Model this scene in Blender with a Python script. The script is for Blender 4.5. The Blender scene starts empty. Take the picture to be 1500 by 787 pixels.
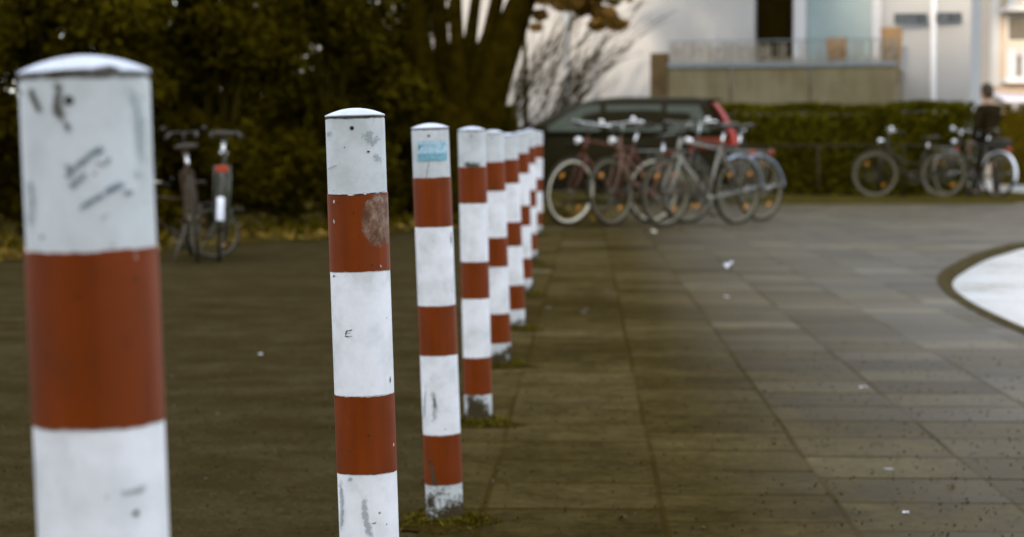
import bpy, math, random
import numpy as np
from mathutils import Vector, Matrix, Euler, Quaternion

random.seed(7); rng = np.random.default_rng(7)
R = math.radians
scene = bpy.context.scene
col = scene.collection
F = 3000.0; HC = 0.768; PITCH = math.atan((393.5 - 219) / F)

# ------------------------------------------------------------------ helpers
def at(px, py, Y):
    fw = Vector((0, math.cos(PITCH), -math.sin(PITCH))); up = Vector((0, math.sin(PITCH), math.cos(PITCH)))
    d = fw + Vector((1, 0, 0)) * ((px - 750) / F) - up * ((py - 393.5) / F)
    p = d * (Y / d.y)
    return Vector((p.x, p.y, p.z + HC))
def gr(px, py, z=0.0):
    fw = Vector((0, math.cos(PITCH), -math.sin(PITCH))); up = Vector((0, math.sin(PITCH), math.cos(PITCH)))
    d = fw + Vector((1, 0, 0)) * ((px - 750) / F) - up * ((py - 393.5) / F)
    p = d * ((z - HC) / d.z)
    return Vector((p.x, p.y, z))

def props(o, label=None, cat=None, group=None, kind=None):
    if label: o['label'] = label
    if cat: o['category'] = cat
    if group: o['group'] = group
    if kind: o['kind'] = kind
    return o
def thing(name, label, cat, loc=(0, 0, 0), rotz=0, group=None):
    o = bpy.data.objects.new(name, None); col.objects.link(o)
    o.location = loc; o.rotation_euler = (0, 0, rotz); o.empty_display_size = .1
    return props(o, label, cat, group)

class MB:
    def __init__(s): s.v = []; s.f = []; s.sm = []
    def add(s, vs, fs, smooth=False):
        n = len(s.v); s.v += [tuple(p) for p in vs]
        s.f += [tuple(i + n for i in q) for q in fs]; s.sm += [smooth] * len(fs); return s
    def box(s, x0, x1, y0, y1, z0, z1):
        vs = [(x, y, z) for x in (x0, x1) for y in (y0, y1) for z in (z0, z1)]
        return s.add(vs, [(0, 1, 3, 2), (4, 6, 7, 5), (0, 4, 5, 1), (2, 3, 7, 6), (0, 2, 6, 4), (1, 5, 7, 3)])
    def obox(s, c, size, m=None):
        vs = []
        for x in (-.5, .5):
            for y in (-.5, .5):
                for z in (-.5, .5):
                    p = Vector((x * size[0], y * size[1], z * size[2]))
                    if m: p = m @ p
                    vs.append(p + Vector(c))
        return s.add(vs, [(0, 1, 3, 2), (4, 6, 7, 5), (0, 4, 5, 1), (2, 3, 7, 6), (0, 2, 6, 4), (1, 5, 7, 3)])
    def path(s, pts, rad, n=8, caps=True):
        pts = [Vector(p) for p in pts]
        if not hasattr(rad, '__len__'): rad = [rad] * len(pts)
        vs = []; fs = []; ref = None
        for i, p in enumerate(pts):
            if i == 0: t = pts[1] - pts[0]
            elif i == len(pts) - 1: t = pts[-1] - pts[-2]
            else: t = pts[i + 1] - pts[i - 1]
            t.normalize()
            if ref is None:
                ref = Vector((0, 0, 1)) if abs(t.z) < .9 else Vector((1, 0, 0))
            a = (ref - t * ref.dot(t)).normalized(); b = t.cross(a); ref = a
            for k in range(n):
                w = 2 * math.pi * k / n
                vs.append(p + (a * math.cos(w) + b * math.sin(w)) * rad[i])
        for i in range(len(pts) - 1):
            for k in range(n):
                fs.append((i * n + k, i * n + (k + 1) % n, (i + 1) * n + (k + 1) % n, (i + 1) * n + k))
        if caps:
            fs.append(tuple(range(n - 1, -1, -1))); fs.append(tuple((len(pts) - 1) * n + k for k in range(n)))
        return s.add(vs, fs, True)
    def torus(s, c, ex, ey, Rr, r, n=48, m=8, a0=0, a1=2 * math.pi, flat=1.0):
        c = Vector(c); ex = Vector(ex); ey = Vector(ey); ez = ex.cross(ey)
        full = abs(a1 - a0 - 2 * math.pi) < 1e-6; N = n if full else n + 1
        vs = []; fs = []
        for i in range(N):
            a = a0 + (a1 - a0) * i / n; d = ex * math.cos(a) + ey * math.sin(a)
            for k in range(m):
                w = 2 * math.pi * k / m
                vs.append(c + d * (Rr + r * flat * math.cos(w)) + ez * (r * math.sin(w)))
        for i in range(n):
            j = (i + 1) % N
            for k in range(m):
                fs.append((i * m + k, i * m + (k + 1) % m, j * m + (k + 1) % m, j * m + k))
        return s.add(vs, fs, True)
    def lathe(s, prof, n=64, jit=None, closed=False):
        vs = []; fs = []
        for i, (r, z) in enumerate(prof):
            for k in range(n):
                w = 2 * math.pi * k / n
                zz = z + (jit[i](k / n) if jit and jit[i] else 0)
                vs.append((r * math.sin(w), -r * math.cos(w), zz))
        L = len(prof)
        for i in range(L - 1):
            for k in range(n):
                fs.append((i * n + k, i * n + (k + 1) % n, (i + 1) * n + (k + 1) % n, (i + 1) * n + k))
        if closed:
            fs.append(tuple(range(n - 1, -1, -1))); fs.append(tuple((L - 1) * n + k for k in range(n)))
        return s.add(vs, fs, True)
    def ell(s, c, rx, ry, rz, nu=16, nv=10):
        vs = []; fs = []
        for j in range(nv + 1):
            t = math.pi * j / nv
            for i in range(nu):
                a = 2 * math.pi * i / nu
                vs.append((c[0] + rx * math.sin(t) * math.cos(a), c[1] + ry * math.sin(t) * math.sin(a), c[2] - rz * math.cos(t)))
        for j in range(nv):
            for i in range(nu):
                fs.append((j * nu + i, j * nu + (i + 1) % nu, (j + 1) * nu + (i + 1) % nu, (j + 1) * nu + i))
        return s.add(vs, fs, True)
    def loft(s, rings, smooth=True, caps=True):
        n = len(rings[0]); vs = [p for r in rings for p in r]; fs = []
        for i in range(len(rings) - 1):
            for k in range(n):
                fs.append((i * n + k, i * n + (k + 1) % n, (i + 1) * n + (k + 1) % n, (i + 1) * n + k))
        if caps:
            fs.append(tuple(range(n - 1, -1, -1))); fs.append(tuple((len(rings) - 1) * n + k for k in range(n)))
        return s.add(vs, fs, smooth)
    def build(s, name, m, parent=None, recalc=True):
        me = bpy.data.meshes.new(name); me.from_pydata(s.v, [], s.f)
        me.polygons.foreach_set('use_smooth', s.sm)
        if recalc:
            import bmesh
            bm = bmesh.new(); bm.from_mesh(me); bmesh.ops.recalc_face_normals(bm, faces=bm.faces); bm.to_mesh(me); bm.free()
        me.update(); me.materials.append(m)
        o = bpy.data.objects.new(name, me); col.objects.link(o)
        if parent: o.parent = parent
        return o

def sharp(o, deg=35):
    o.data.set_sharp_from_angle(angle=R(deg)); return o
def bevel(o, w=.01, seg=2):
    b = o.modifiers.new('bevel', 'BEVEL'); b.width = w; b.segments = seg; b.limit_method = 'ANGLE'; return o

# ------------------------------------------------------------------ materials
class NT:
    def __init__(s, name):
        s.m = bpy.data.materials.new(name); s.m.use_nodes = True
        s.t = s.m.node_tree; s.n = s.t.nodes; s.bs = s.n['Principled BSDF']
    def node(s, ty, **kw):
        x = s.n.new(ty)
        for k, v in kw.items(): setattr(x, k, v)
        return x
    def link(s, a, b): s.t.links.new(a, b)
    def setin(s, sock, v):
        if isinstance(v, bpy.types.NodeSocket): s.link(v, sock)
        else: sock.default_value = v
    def math(s, op, a, b=None, c=None, clamp=False):
        x = s.node('ShaderNodeMath', operation=op, use_clamp=clamp)
        s.setin(x.inputs[0], a)
        if b is not None: s.setin(x.inputs[1], b)
        if c is not None: s.setin(x.inputs[2], c)
        return x.outputs[0]
    def coord(s, which='Object'): return s.node('ShaderNodeTexCoord').outputs[which]
    def sep(s, v):
        x = s.node('ShaderNodeSeparateXYZ'); s.link(v, x.inputs[0]); return x.outputs
    def comb(s, a, b, c=0.0):
        x = s.node('ShaderNodeCombineXYZ'); s.setin(x.inputs[0], a); s.setin(x.inputs[1], b); s.setin(x.inputs[2], c); return x.outputs[0]
    def mapping(s, v, scale=(1, 1, 1), loc=(0, 0, 0), rot=(0, 0, 0)):
        x = s.node('ShaderNodeMapping'); s.link(v, x.inputs[0])
        s.setin(x.inputs['Scale'], scale); s.setin(x.inputs['Location'], loc); s.setin(x.inputs['Rotation'], rot); return x.outputs[0]
    def noise(s, v, scale, detail=4, rough=.55, dist=0):
        x = s.node('ShaderNodeTexNoise'); s.link(v, x.inputs['Vector']); x.inputs['Scale'].default_value = scale
        x.inputs['Detail'].default_value = detail; x.inputs['Roughness'].default_value = rough; x.inputs['Distortion'].default_value = dist
        return x.outputs['Fac']
    def vor(s, v, scale, feat='F1'):
        x = s.node('ShaderNodeTexVoronoi', feature=feat); s.link(v, x.inputs['Vector']); x.inputs['Scale'].default_value = scale
        return x.outputs
    def white(s, v):
        x = s.node('ShaderNodeTexWhiteNoise', noise_dimensions='3D'); s.link(v, x.inputs['Vector']); return x.outputs['Value']
    def ramp(s, fac, stops):
        x = s.node('ShaderNodeValToRGB'); s.link(fac, x.inputs[0]); e = x.color_ramp.elements
        while len(e) < len(stops): e.new(.5)
        for i, (p, c) in enumerate(stops):
            e[i].position = p; e[i].color = (c if hasattr(c, '__len__') else (c, c, c)) if False else ((*c, 1) if hasattr(c, '__len__') else (c, c, c, 1))
        return x.outputs[0]
    def step(s, v, a, b):
        x = s.node('ShaderNodeMapRange', interpolation_type='SMOOTHSTEP'); s.setin(x.inputs[0], v)
        x.inputs[1].default_value = a; x.inputs[2].default_value = b; return x.outputs[0]
    def mix(s, fac, a, b):
        x = s.node('ShaderNodeMix', data_type='RGBA'); s.setin(x.inputs[0], fac)
        for sock, v in ((x.inputs[6], a), (x.inputs[7], b)):
            if isinstance(v, bpy.types.NodeSocket): s.link(v, sock)
            else: sock.default_value = (*v, 1)
        return x.outputs[2]
    def bump(s, h, strength=.3, dist=.01):
        x = s.node('ShaderNodeBump'); s.link(h, x.inputs['Height']); x.inputs['Strength'].default_value = strength
        x.inputs['Distance'].default_value = dist; s.link(x.outputs[0], s.bs.inputs['Normal'])
    def out(s, color=None, rough=None, metal=None, spec=None, alpha=None):
        for k, v in (('Base Color', color), ('Roughness', rough), ('Metallic', metal), ('Specular IOR Level', spec), ('Alpha', alpha)):
            if v is None: continue
            if k == 'Base Color' and not isinstance(v, bpy.types.NodeSocket): v = (*v, 1)
            s.setin(s.bs.inputs[k], v)
        return s.m

def simple(name, c, rough=.5, metal=0, var=.25, scale=12, spec=.18, bump=0):
    t = NT(name); co = t.coord(); nz = t.noise(co, scale, 5)
    d = tuple(max(0, x * (1 - var)) for x in c); l = tuple(min(1, x * (1 + var)) for x in c)
    cc = t.ramp(nz, [(.3, d), (.7, l)])
    if bump: t.bump(nz, bump, .005)
    return t.out(cc, rough, metal, spec)

def leaf_mat(name, a, b, c, rough=.65, clump=1.2):
    t = NT(name); g = t.node('ShaderNodeNewGeometry'); rnd = g.outputs['Random Per Island']
    co = t.coord(); nz = t.noise(co, clump, 3)
    f = t.math('ADD', t.math('MULTIPLY', rnd, .55), t.math('MULTIPLY', nz, .6))
    cc = t.ramp(f, [(.25, a), (.55, b), (.95, c)])
    return t.out(cc, rough, 0, 0)

# colours -----------------------------------------------------------
def make_pavement_mat():
    t = NT('pavement_slabs'); co = t.coord('Object'); ang = R(2.1)
    x, y, z = t.sep(co)
    u = t.math('SUBTRACT', t.math('MULTIPLY', x, math.cos(ang)), t.math('MULTIPLY', y, math.sin(ang)))
    v = t.math('ADD', t.math('MULTIPLY', x, math.sin(ang)), t.math('MULTIPLY', y, math.cos(ang)))
    wob = t.noise(t.comb(u, v, 0), 1.1, 2); wob = t.math('MULTIPLY', t.math('SUBTRACT', wob, .5), .02)
    uu = t.math('DIVIDE', t.math('ADD', t.math('SUBTRACT', u, .161), wob), .38)
    cu = t.math('FLOOR', uu)
    off = t.white(t.comb(cu, 3.7, 1.3))
    vv = t.math('ADD', t.math('DIVIDE', t.math('ADD', v, wob), .335), off)
    cv = t.math('FLOOR', vv)
    # uneven row lengths: some slabs merge to doubles
    fu = t.math('FRACT', uu); fv = t.math('FRACT', vv)
    du = t.math('MULTIPLY', t.math('MINIMUM', fu, t.math('SUBTRACT', 1.0, fu)), .38)
    dv = t.math('MULTIPLY', t.math('MINIMUM', fv, t.math('SUBTRACT', 1.0, fv)), .335)
    jn = t.math('MULTIPLY', t.noise(co, 30, 4), .008)
    ju = t.step(t.math('ADD', du, t.math('SUBTRACT', .004, jn)), .0095, .004)
    ju = t.math('MULTIPLY', ju, t.math('ADD', .3, t.math('MULTIPLY', .7, t.step(t.noise(co, .8, 3), .38, .55))))
    jv = t.step(t.math('ADD', dv, t.math('SUBTRACT', .003, jn)), .010, .003)
    ifade = t.step(t.noise(co, .9, 3), .36, .55)
    jv = t.math('MULTIPLY', jv, t.math('ADD', t.math('MULTIPLY', ifade, .6), .4))
    joint = t.math('MAXIMUM', ju, jv)
    cell = t.white(t.comb(cu, cv, .5)); cell2 = t.white(t.comb(cv, cu, 9.5))
    big = t.noise(co, .55, 4, .6); fine = t.noise(co, 30, 8, .85); mid = t.noise(co, 6, 6, .7)
    base = t.ramp(cell, [(0, (.040, .030, .0105)), (.5, (.051, .0385, .0145)), (.93, (.062, .048, .020)), (.97, (.085, .071, .038))])
    warm = t.mix(t.step(big, .35, .65), (.7, .66, .56), (1.15, 1.12, 1.08))
    m1 = t.node('ShaderNodeMix', data_type='RGBA', blend_type='MULTIPLY'); m1.inputs[0].default_value = 1
    t.link(base, m1.inputs[6]); t.link(warm, m1.inputs[7])
    gr_ = t.ramp(t.math('ADD', t.math('MULTIPLY', fine, .55), t.math('MULTIPLY', mid, .45)), [(.36, (.42, .40, .33)), (.5, (1, 1, 1)), (.64, (1.6, 1.6, 1.62))])
    m2 = t.node('ShaderNodeMix', data_type='RGBA', blend_type='MULTIPLY'); m2.inputs[0].default_value = 1
    t.link(m1.outputs[2], m2.inputs[6]); t.link(gr_, m2.inputs[7])
    joint = t.math('MAXIMUM', t.math('MULTIPLY', ju, .68), t.math('MULTIPLY', jv, 1.0)); c = t.mix(joint, m2.outputs[2], (.026, .016, .003))
    # gum spots and dark specks
    vd = t.vor(co, 5.5); spot = t.math('MULTIPLY', t.step(vd['Distance'], .075, .05), t.math('GREATER_THAN', t.sep(vd['Color'])[0], .80))
    c = t.mix(t.math('MULTIPLY', spot, .75), c, (.30, .31, .32))
    vk = t.vor(co, 19); sk = t.math('MULTIPLY', t.step(vk['Distance'], .13, .08), t.math('GREATER_THAN', t.sep(vk['Color'])[1], .78))
    c = t.mix(t.math('MULTIPLY', sk, .75), c, (.035, .022, .006))
    rough = t.math('ADD', .40, t.math('MULTIPLY', t.math('ADD', mid, t.math('MULTIPLY', cell2, .6)), .22))
    h = t.math('SUBTRACT', t.math('ADD', t.math('MULTIPLY', fine, .35), t.math('MULTIPLY', cell2, .25)), joint)
    t.bump(h, .4, .006)
    return t.out(c, rough, 0, t.math('MULTIPLY', t.math('MULTIPLY', t.step(u, .25, 2.0), .17), t.math('SUBTRACT', 1.0, joint)))

def make_lot_mat():
    t = NT('lot_asphalt'); co = t.coord('Object')
    st = t.noise(t.mapping(co, (1.0, 2.6, 1)), 1.2, 5, .65); fine = t.noise(co, 34, 8, .85); mid = t.noise(co, 5, 6, .65)
    g2 = t.vor(co, 90)['Distance']; f = t.math('ADD', t.math('MULTIPLY', st, .26), t.math('ADD', t.math('MULTIPLY', fine, .44), t.math('MULTIPLY', mid, .30)))
    f = t.math('ADD', f, t.math('MULTIPLY', t.math('SUBTRACT', g2, .5), .10))
    c = t.ramp(f, [(.37, (.0215, .0150, .0045)), (.5, (.035, .0258, .0096)), (.61, (.057, .0440, .0195))])
    vk = t.vor(co, 13); sk = t.math('MULTIPLY', t.step(vk['Distance'], .14, .07), t.math('GREATER_THAN', t.sep(vk['Color'])[1], .82))
    c = t.mix(t.math('MULTIPLY', sk, .7), c, (.03, .02, .005))
    vd = t.vor(co, 7); spot = t.math('MULTIPLY', t.step(vd['Distance'], .05, .03), t.math('GREATER_THAN', t.sep(vd['Color'])[0], .86))
    c = t.mix(t.math('MULTIPLY', spot, .6), c, (.26, .25, .22))
    t.bump(t.math('ADD', fine, t.math('MULTIPLY', mid, 1.2)), .45, .008)
    return t.out(c, .9, 0, 0)

def make_road_mat():
    t = NT('pale_road'); co = t.coord('Object')
    a = t.noise(co, 1.6, 5, .6); b = t.noise(co, 26, 5, .7)
    c = t.ramp(t.math('ADD', t.math('MULTIPLY', a, .6), t.math('MULTIPLY', b, .4)), [(.36, (.15, .165, .155)), (.47, (.33, .35, .345)), (.60, (.44, .455, .455))])
    t.bump(b, .15, .004)
    return t.out(c, t.math('ADD', .18, t.math('MULTIPLY', a, .25)), 0, .6)

def make_dirt_mat():
    t = NT('dirt_litter'); co = t.coord('Object')
    a = t.noise(co, 2.2, 5, .65); b = t.noise(co, 22, 5, .7); v = t.vor(co, 26)
    c = t.ramp(t.math('ADD', t.math('MULTIPLY', a, .55), t.math('MULTIPLY', b, .45)), [(.35, (.035, .026, .006)), (.55, (.062, .048, .010)), (.7, (.10, .078, .018))])
    lf = t.math('MULTIPLY', t.step(v['Distance'], .3, .2), t.math('GREATER_THAN', t.sep(v['Color'])[0], .8))
    c = t.mix(t.math('MULTIPLY', lf, .55), c, (.16, .10, .02))
    t.bump(b, .8, .03)
    return t.out(c, .9, 0, 0)

def pole_white(name, base=(.62, .66, .68), dirt=.6, ground_dirt=True):
    t = NT(name); co = t.coord('Object'); oi = t.node('ShaderNodeObjectInfo')
    sh = t.math('MULTIPLY', oi.outputs['Random'], 37.0)
    vm = t.node('ShaderNodeVectorMath', operation='ADD'); t.link(co, vm.inputs[0]); t.link(t.comb(sh, sh, sh), vm.inputs[1]); p = vm.outputs[0]
    blot = t.noise(p, 16, 5, .65); fine = t.noise(p, 140, 4, .7)
    dk = tuple(x * .80 for x in base)
    c = t.ramp(blot, [(.34, (dk[0] * .98, dk[1] * 1.0, dk[2] * .97)), (.55, base), (.75, tuple(min(.9, x * 1.1) for x in base))])
    # vertical weather streaks
    stv = t.noise(t.mapping(p, (60, 60, 5)), 1, 4, .6)
    c = t.mix(t.math('MULTIPLY', t.step(stv, .58, .75), .22 * dirt), c, (.30, .31, .26))
    # specks and nicks
    vs = t.vor(p, 120); sk = t.math('MULTIPLY', t.step(t.math('ADD', vs['Distance'], t.math('MULTIPLY', t.math('SUBTRACT', fine, .5), .5)), .22, .10), t.math('GREATER_THAN', t.sep(vs['Color'])[0], .945))
    c = t.mix(t.math('MULTIPLY', sk, .75), c, (.10, .09, .06))
    nick = t.math('MULTIPLY', t.step(t.noise(t.mapping(p, (1, 1, 2.2)), 75, 5, .8), .66, .72), .7 * dirt)
    c = t.mix(nick, c, (.20, .20, .16))
    # grey-green stains
    sm = t.math('MULTIPLY', t.step(t.noise(t.mapping(p, (1, 1, .55)), 26, 5, .7), .58, .74), .5 * dirt)
    c = t.mix(sm, c, (.22, .25, .22))
    spec = .12
    if ground_dirt:
        z = t.sep(co)[2]
        nn = t.noise(p, 42, 6, .75); n2 = t.noise(p, 14, 3)
        m_ = t.math('ADD', t.math('MULTIPLY', t.math('SUBTRACT', .070, z), 11.0), t.math('ADD', t.math('MULTIPLY', t.math('SUBTRACT', nn, .5), 1.5), t.math('MULTIPLY', t.math('SUBTRACT', n2, .5), 2.4)))
        m_ = t.math('ADD', m_, t.math('MULTIPLY', t.math('SUBTRACT', t.noise(p, 150, 4, .8), .5), 1.6)); dm = t.step(m_, -.05, .35); spec = t.math('MULTIPLY', t.math('SUBTRACT', 1.0, dm), .12)
        c = t.mix(t.math('MULTIPLY', dm, .97), c, (.034, .022, .004))
    t.bump(t.math('ADD', fine, t.math('MULTIPLY', blot, 1.5)), .25, .0012)
    return t.out(c, .5, 0, spec)

def pole_red(name, patch=None):
    t = NT(name); co = t.coord('Object'); oi = t.node('ShaderNodeObjectInfo')
    sh = t.math('MULTIPLY', oi.outputs['Random'], 23.0)
    vm = t.node('ShaderNodeVectorMath', operation='ADD'); t.link(co, vm.inputs[0]); t.link(t.comb(sh, sh, sh), vm.inputs[1]); p = vm.outputs[0]
    a = t.noise(p, 18, 4, .6); st = t.noise(t.mapping(p, (70, 70, 4)), 1, 3)
    c = t.ramp(t.math('ADD', t.math('MULTIPLY', a, .5), t.math('MULTIPLY', st, .5)), [(.35, (.118, .020, .0)), (.55, (.150, .026, .0005)), (.72, (.19, .034, .001))])
    vs = t.vor(p, 95); sk = t.math('MULTIPLY', t.step(vs['Distance'], .2, .1), t.math('GREATER_THAN', t.sep(vs['Color'])[0], .90))
    c = t.mix(t.math('MULTIPLY', sk, .8), c, (.030, .014, .003))
    vw = t.vor(t.mapping(p, (1, 1, .6)), 60); sw = t.math('MULTIPLY', t.step(vw['Distance'], .10, .05), t.math('GREATER_THAN', t.sep(vw['Color'])[1], .88))
    c = t.mix(t.math('MULTIPLY', sw, .8), c, (.36, .26, .20))
    fa = t.step(t.noise(t.mapping(p, (1, 1, .5)), 20, 5, .7), .54, .72)
    c = t.mix(t.math('MULTIPLY', fa, .4), c, (.075, .022, .004))
    vb = t.vor(p, 420)  # honeycomb cells of reflective foil
    h = t.math('ADD', t.math('MULTIPLY', vb['Distance'], .35), t.noise(p, 90, 3))
    if patch:
        x, y, z = t.sep(co); u0, z0, ru, rz = patch
        d = t.math('SQRT', t.math('ADD', t.math('POWER', t.math('DIVIDE', t.math('SUBTRACT', x, u0), ru), 2), t.math('POWER', t.math('DIVIDE', t.math('SUBTRACT', z, z0), rz), 2)))
        d = t.math('ADD', d, t.math('MULTIPLY', t.math('SUBTRACT', t.noise(p, 120, 5, .75), .5), .65))
        front = t.math('LESS_THAN', y, 0.0)
        m_ = t.math('MULTIPLY', t.step(d, 1.02, .86), front)
        g = t.noise(t.mapping(p, (1, 1, .8)), 60, 5, .75)
        pc = t.ramp(g, [(.36, (.075, .038, .018)), (.5, (.15, .088, .055)), (.66, (.28, .225, .18))])
        c = t.mix(t.math('MULTIPLY', m_, .85), c, pc)
    t.bump(h, .12, .0006)
    return t.out(c, .5, 0, .12)

def mark_mat(name, colr, strength=.85):
    t = NT(name); at_ = t.node('ShaderNodeAttribute', attribute_name='edge'); e = at_.outputs['Fac']
    n = t.noise(t.coord(), 110, 6, .8)
    a = t.math('MULTIPLY', t.step(t.math('ADD', t.math('MULTIPLY', e, .9), t.math('MULTIPLY', t.math('SUBTRACT', n, .5), 3.2)), .02, .7), strength)
    return t.out(colr, .8, 0, 0, a)

M = {}
M['pave'] = make_pavement_mat(); M['lot'] = make_lot_mat(); M['road'] = make_road_mat(); M['dirt'] = make_dirt_mat()
M['kerb'] = simple('kerb_stone', (.058, .045, .021), .85, var=.3, scale=9, spec=0, bump=.3)
M['far_ground'] = simple('far_ground', (.11, .10, .075), .8, var=.2, scale=.6)
M['pole_paint'] = pole_white('bollard_paint', (.515, .535, .53), 1.0)
M['pole_foil'] = pole_white('bollard_white_foil', (.715, .712, .72), .35, ground_dirt=False)
M['pole_red'] = pole_red('bollard_red_foil')
M['pole_red_worn'] = pole_red('bollard_red_foil_worn', (.0285, .677, .0225, .0345))
M['cap'] = pole_white('bollard_cap', (.52, .545, .60), .6, ground_dirt=False)
def seam_mat():
    t = NT('seam_grime'); co = t.coord(); n = t.noise(t.mapping(co, (1, 1, .6)), 75, 5, .75); z = t.sep(co)[2]
    up = t.step(z, .8058, .8098)
    a = t.step(t.math('ADD', t.math('MULTIPLY', t.math('SUBTRACT', n, .5), 2.6), t.math('MULTIPLY', up, .9)), .35, .75)
    return t.out((.075, .065, .045), .8, 0, .1, t.math('MULTIPLY', a, .85))
M['seam'] = seam_mat()
M['hole'] = simple('screw_dark', (.03, .025, .015), .6)
M['mark_dark'] = mark_mat('grime_mark', (.07, .06, .035))
M['mark_blue'] = mark_mat('blue_grey_scuff', (.13, .17, .19), .9)
M['mark_grey'] = mark_mat('grey_smudge', (.27, .31, .31), .5)
M['mark_ink'] = mark_mat('ink_mark', (.035, .035, .035), 1.0)
M['mark_white'] = mark_mat('white_chip', (.6, .6, .58), .9)

# ------------------------------------------------------------------ camera, world, sun
cam_d = bpy.data.cameras.new('camera'); cam = bpy.data.objects.new('camera', cam_d); col.objects.link(cam)
cam.location = (0, 0, HC); cam.rotation_euler = (R(90) - PITCH, 0, 0)
cam_d.sensor_width = 36; cam_d.lens = F * 36 / 1500; cam_d.clip_end = 5000; cam_d.clip_start = .05
cam_d.dof.use_dof = True; cam_d.dof.focus_distance = 2.45; cam_d.dof.aperture_fstop = 8.0
scene.camera = cam

EL = 9.0; SD = Vector((-.25, -.968, 0)).normalized() * math.cos(R(EL)) + Vector((0, 0, math.sin(R(EL))))
w = bpy.data.worlds.new('World'); scene.world = w; w.use_nodes = True
nt = w.node_tree; bg = nt.nodes['Background']
sky = nt.nodes.new('ShaderNodeTexSky'); sky.sky_type = 'NISHITA'; sky.sun_disc = False
sky.sun_elevation = R(EL); sky.sun_rotation = math.atan2(SD.x, SD.y); sky.air_density = 1.0; sky.dust_density = 1.2; sky.ozone_density = 1.0
hs = nt.nodes.new('ShaderNodeHueSaturation'); hs.inputs['Saturation'].default_value = .72
nt.links.new(sky.outputs[0], hs.inputs['Color']); tc = nt.nodes.new('ShaderNodeTexCoord'); cn = nt.nodes.new('ShaderNodeTexNoise'); cn.inputs['Scale'].default_value = 2.2; cn.inputs['Detail'].default_value = 6
cm = nt.nodes.new('ShaderNodeMapping'); cm.inputs['Scale'].default_value = (1, 1, 2.5); nt.links.new(tc.outputs['Generated'], cm.inputs[0]); nt.links.new(cm.outputs[0], cn.inputs['Vector'])
cr_ = nt.nodes.new('ShaderNodeMapRange'); cr_.inputs[1].default_value = .35; cr_.inputs[2].default_value = .6; cr_.inputs[3].default_value = .45; cr_.inputs[4].default_value = .92; nt.links.new(cn.outputs['Fac'], cr_.inputs[0])
cx_ = nt.nodes.new('ShaderNodeMix'); cx_.data_type = 'RGBA'; nt.links.new(cr_.outputs[0], cx_.inputs[0]); nt.links.new(hs.outputs[0], cx_.inputs[6]); cx_.inputs[7].default_value = (4.3, 4.6, 5.2, 1)
nt.links.new(cx_.outputs[2], bg.inputs['Color']); bg.inputs['Strength'].default_value = .15
sl = bpy.data.lights.new('sun', 'SUN'); sl.energy = 1.5; sl.angle = R(1.5); sl.color = (1, .84, .66)
so = bpy.data.objects.new('sun', sl); col.objects.link(so); so.rotation_euler = (-SD).to_track_quat('-Z', 'Y').to_euler()
scene.view_settings.view_transform = 'Standard'; scene.view_settings.look = 'None'; scene.view_settings.gamma = 1
scene.view_settings.exposure = 1.68

# ------------------------------------------------------------------ setting
def poly(name, pts, z, m):
    mb = MB(); mb.add([(p[0], p[1], z) for p in pts], [tuple(range(len(pts)))])
    o = mb.build(name, m); props(o, kind='structure')
    if o.data.polygons[0].normal.z < 0: o.data.flip_normals()
    return o
poly('ground', [(-900, -200), (900, -200), (900, 1800), (-900, 1800)], -.14, M['far_ground'])
# pavement edge towards the road: a kerb that bends away to the right
raw = [(1500, 483), (1462, 466), (1430, 450), (1405, 434), (1391, 420), (1386, 410), (1392, 400), (1408, 390), (1436, 375), (1470, 365), (1500, 357)]
edge = [(2.10, -8), (2.10, 3), (2.13, 7)] + [tuple(gr(*p).xy) for p in raw]
edge += [(5.4, 17.9), (8.5, 19.0), (30, 21)]
def smooth_line(pts, it=2):
    for _ in range(it):
        q = [pts[0]]
        for a, b in zip(pts[:-1], pts[1:]):
            q += [(a[0] * .75 + b[0] * .25, a[1] * .75 + b[1] * .25), (a[0] * .25 + b[0] * .75, a[1] * .25 + b[1] * .75)]
        pts = q + [pts[-1]]
    return pts
edge = smooth_line(edge)
XL = lambda Y: -.29 + Y * math.tan(R(1.75))     # line of the bollards
pave_pts = [(XL(-8) - .02, -8)] + edge + [(30, 33.0), (XL(33) - .02, 33.0)]
poly('pavement', pave_pts, .004, M['pave'])
poly('parking_lot', [(-40, -8), (XL(-8) + .1, -8), (XL(33) + .1, 33), (XL(33) + .1, 36), (-40, 36)], 0, M['lot'])
poly('road', [(1.9, -8), (60, -8), (60, 22), (1.9, 22)], -.03, M['road'])
poly('street', [(8.6, 34.3), (60, 34.3), (60, 160), (25, 160)], -.10, M['road'])
# kerb stones
kb = MB(); ins = []
for i, p in enumerate(edge):
    a = Vector(edge[max(0, i - 1)]); b = Vector(edge[min(len(edge) - 1, i + 1)]); t = (b - a).normalized(); nrm = Vector((-t.y, t.x))
    P = Vector(p); ins.append((P + nrm * .058, P - nrm * .0, P - nrm * .03))
vs = []; fs = []
for i, (a, b, c) in enumerate(ins):
    vs += [(a.x, a.y, .004), (a.x, a.y, .012), (b.x, b.y, .012), (c.x, c.y, -.02), (c.x, c.y, -.12)]
    if i:
        for k in range(4): fs.append(((i - 1) * 5 + k, (i - 1) * 5 + k + 1, i * 5 + k + 1, i * 5 + k))
kb.add(vs, fs); props(kb.build('kerb', M['kerb']), kind='structure')

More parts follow.
